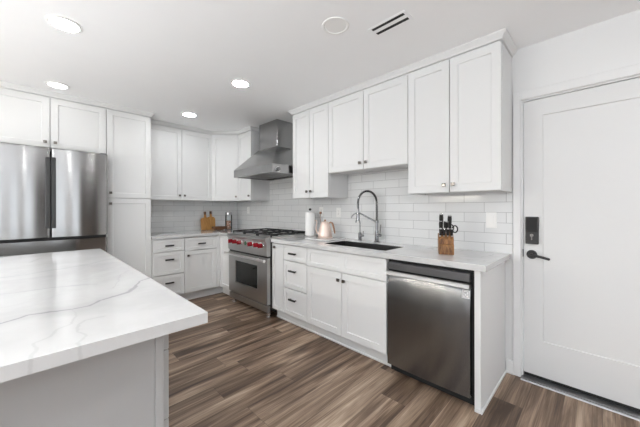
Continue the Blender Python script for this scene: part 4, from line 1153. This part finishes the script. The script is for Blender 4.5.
# ------------------------------------------------------------------ ceiling fittings
def can_light(x, y, label, mat='can'):
    t = thing('recessed_light', label, 'ceiling light', (x, y, CEIL-0.012), 'recessed ceiling lights')
    Mesh().lathe((x, y, CEIL-0.0008), [(0.074, -0.001), (0.092, 0), (0.092, -0.003), (0.076, -0.008), (0.072, -0.006), (0.074, -0.001)], 40).build('trim_ring', M['plastic'], t)
    Mesh().lathe((x, y, CEIL-0.0008), [(0, 0), (0.071, 0), (0.071, -0.005), (0, -0.005)], 40).build('lens', M[mat], t)
can_light(-2.434, -2.161, 'lit round recessed ceiling light nearest the upper left corner')
can_light(-2.413, -0.902, 'lit round recessed ceiling light above the refrigerator', 'can_dim')
can_light(-1.180, -2.179, 'lit round recessed ceiling light left of the range hood top')
can_light(-1.179, -0.917, 'smallest lit recessed ceiling light over the corner cabinet')
for x in (-3.70, -4.90):  # out-of-view lamps added to brighten the room
    for y in (-0.91, -2.17, -3.42, -4.70): can_light(x, y, 'added unseen recessed ceiling light left of the view')
for x in (-1.18, -2.43):  # further added lamps, also unseen, as fill
    for y in (-5.2, -6.6): can_light(x, y, 'added unseen recessed ceiling light behind the camera')
t = thing('pendant_light', 'black linear pendant with four glowing bulbs left of the view', 'pendant light', (-4.6, -2.15, 1.62))
Mesh().box(-4.63, -4.57, -2.30, -2.00, CEIL-0.03, CEIL-0.001, 0.004).build('canopy', M['black'], t)
m = Mesh().box(-4.612, -4.588, -2.62, -1.68, 1.80, 1.824, 0.003)
for y in (-2.26, -2.04): m.tube([(-4.6, y, 1.824), (-4.6, y, CEIL-0.03)], 0.005, 8)
m.build('bar', M['black'], t)
for y in (-2.54, -2.28, -2.02, -1.76):
    st = Mesh().cone((-4.6, y, 1.685), (-4.6, y, 1.7995), 0.018, 0.012, 16).build('socket', M['black'], t)
    Mesh().lathe((-4.6, y, 1.575), [(0, 0), (0.030, 0.010), (0.048, 0.036), (0.050, 0.056), (0.036, 0.088), (0.017, 0.1095), (0, 0.1095)], 24).build('bulb', M['bulb'], st)
o = Mesh().lathe((-1.183, -3.392, CEIL-0.0008), [(0, 0), (0.088, 0), (0.090, -0.002), (0.086, -0.006), (0.076, -0.006), (0.072, -0.003), (0, -0.003)], 48).build('ceiling_disc', M['plastic'])
tag(o, 'unlit flat white round ceiling fitting beside the vent', 'ceiling fitting')
t = thing('ceiling_vent', 'white ceiling air vent with two black slots', 'vent', (-0.946, -3.652, CEIL-0.01))
m = Mesh(); z0, z1 = CEIL-0.004, CEIL-0.0008
y0, y1 = -3.785, -3.518
SL = ((-0.986, -0.962), (-0.931, -0.905))
for a, b in ((-1.000, SL[0][0]), (SL[0][1], SL[1][0]), (SL[1][1], -0.890)): m.box(a, b, y0, y1, z0, z1)
for a, b in SL: m.box(a, b, y0, -3.768, z0, z1).box(a, b, -3.536, y1, z0, z1)
m.build('frame', M['ceil'], t)
for a, b in SL:
    Mesh().box(a+0.0003, b-0.0003, -3.7677, -3.5363, CEIL-0.0036, CEIL-0.0008).build('slot', M['rubber'], t)
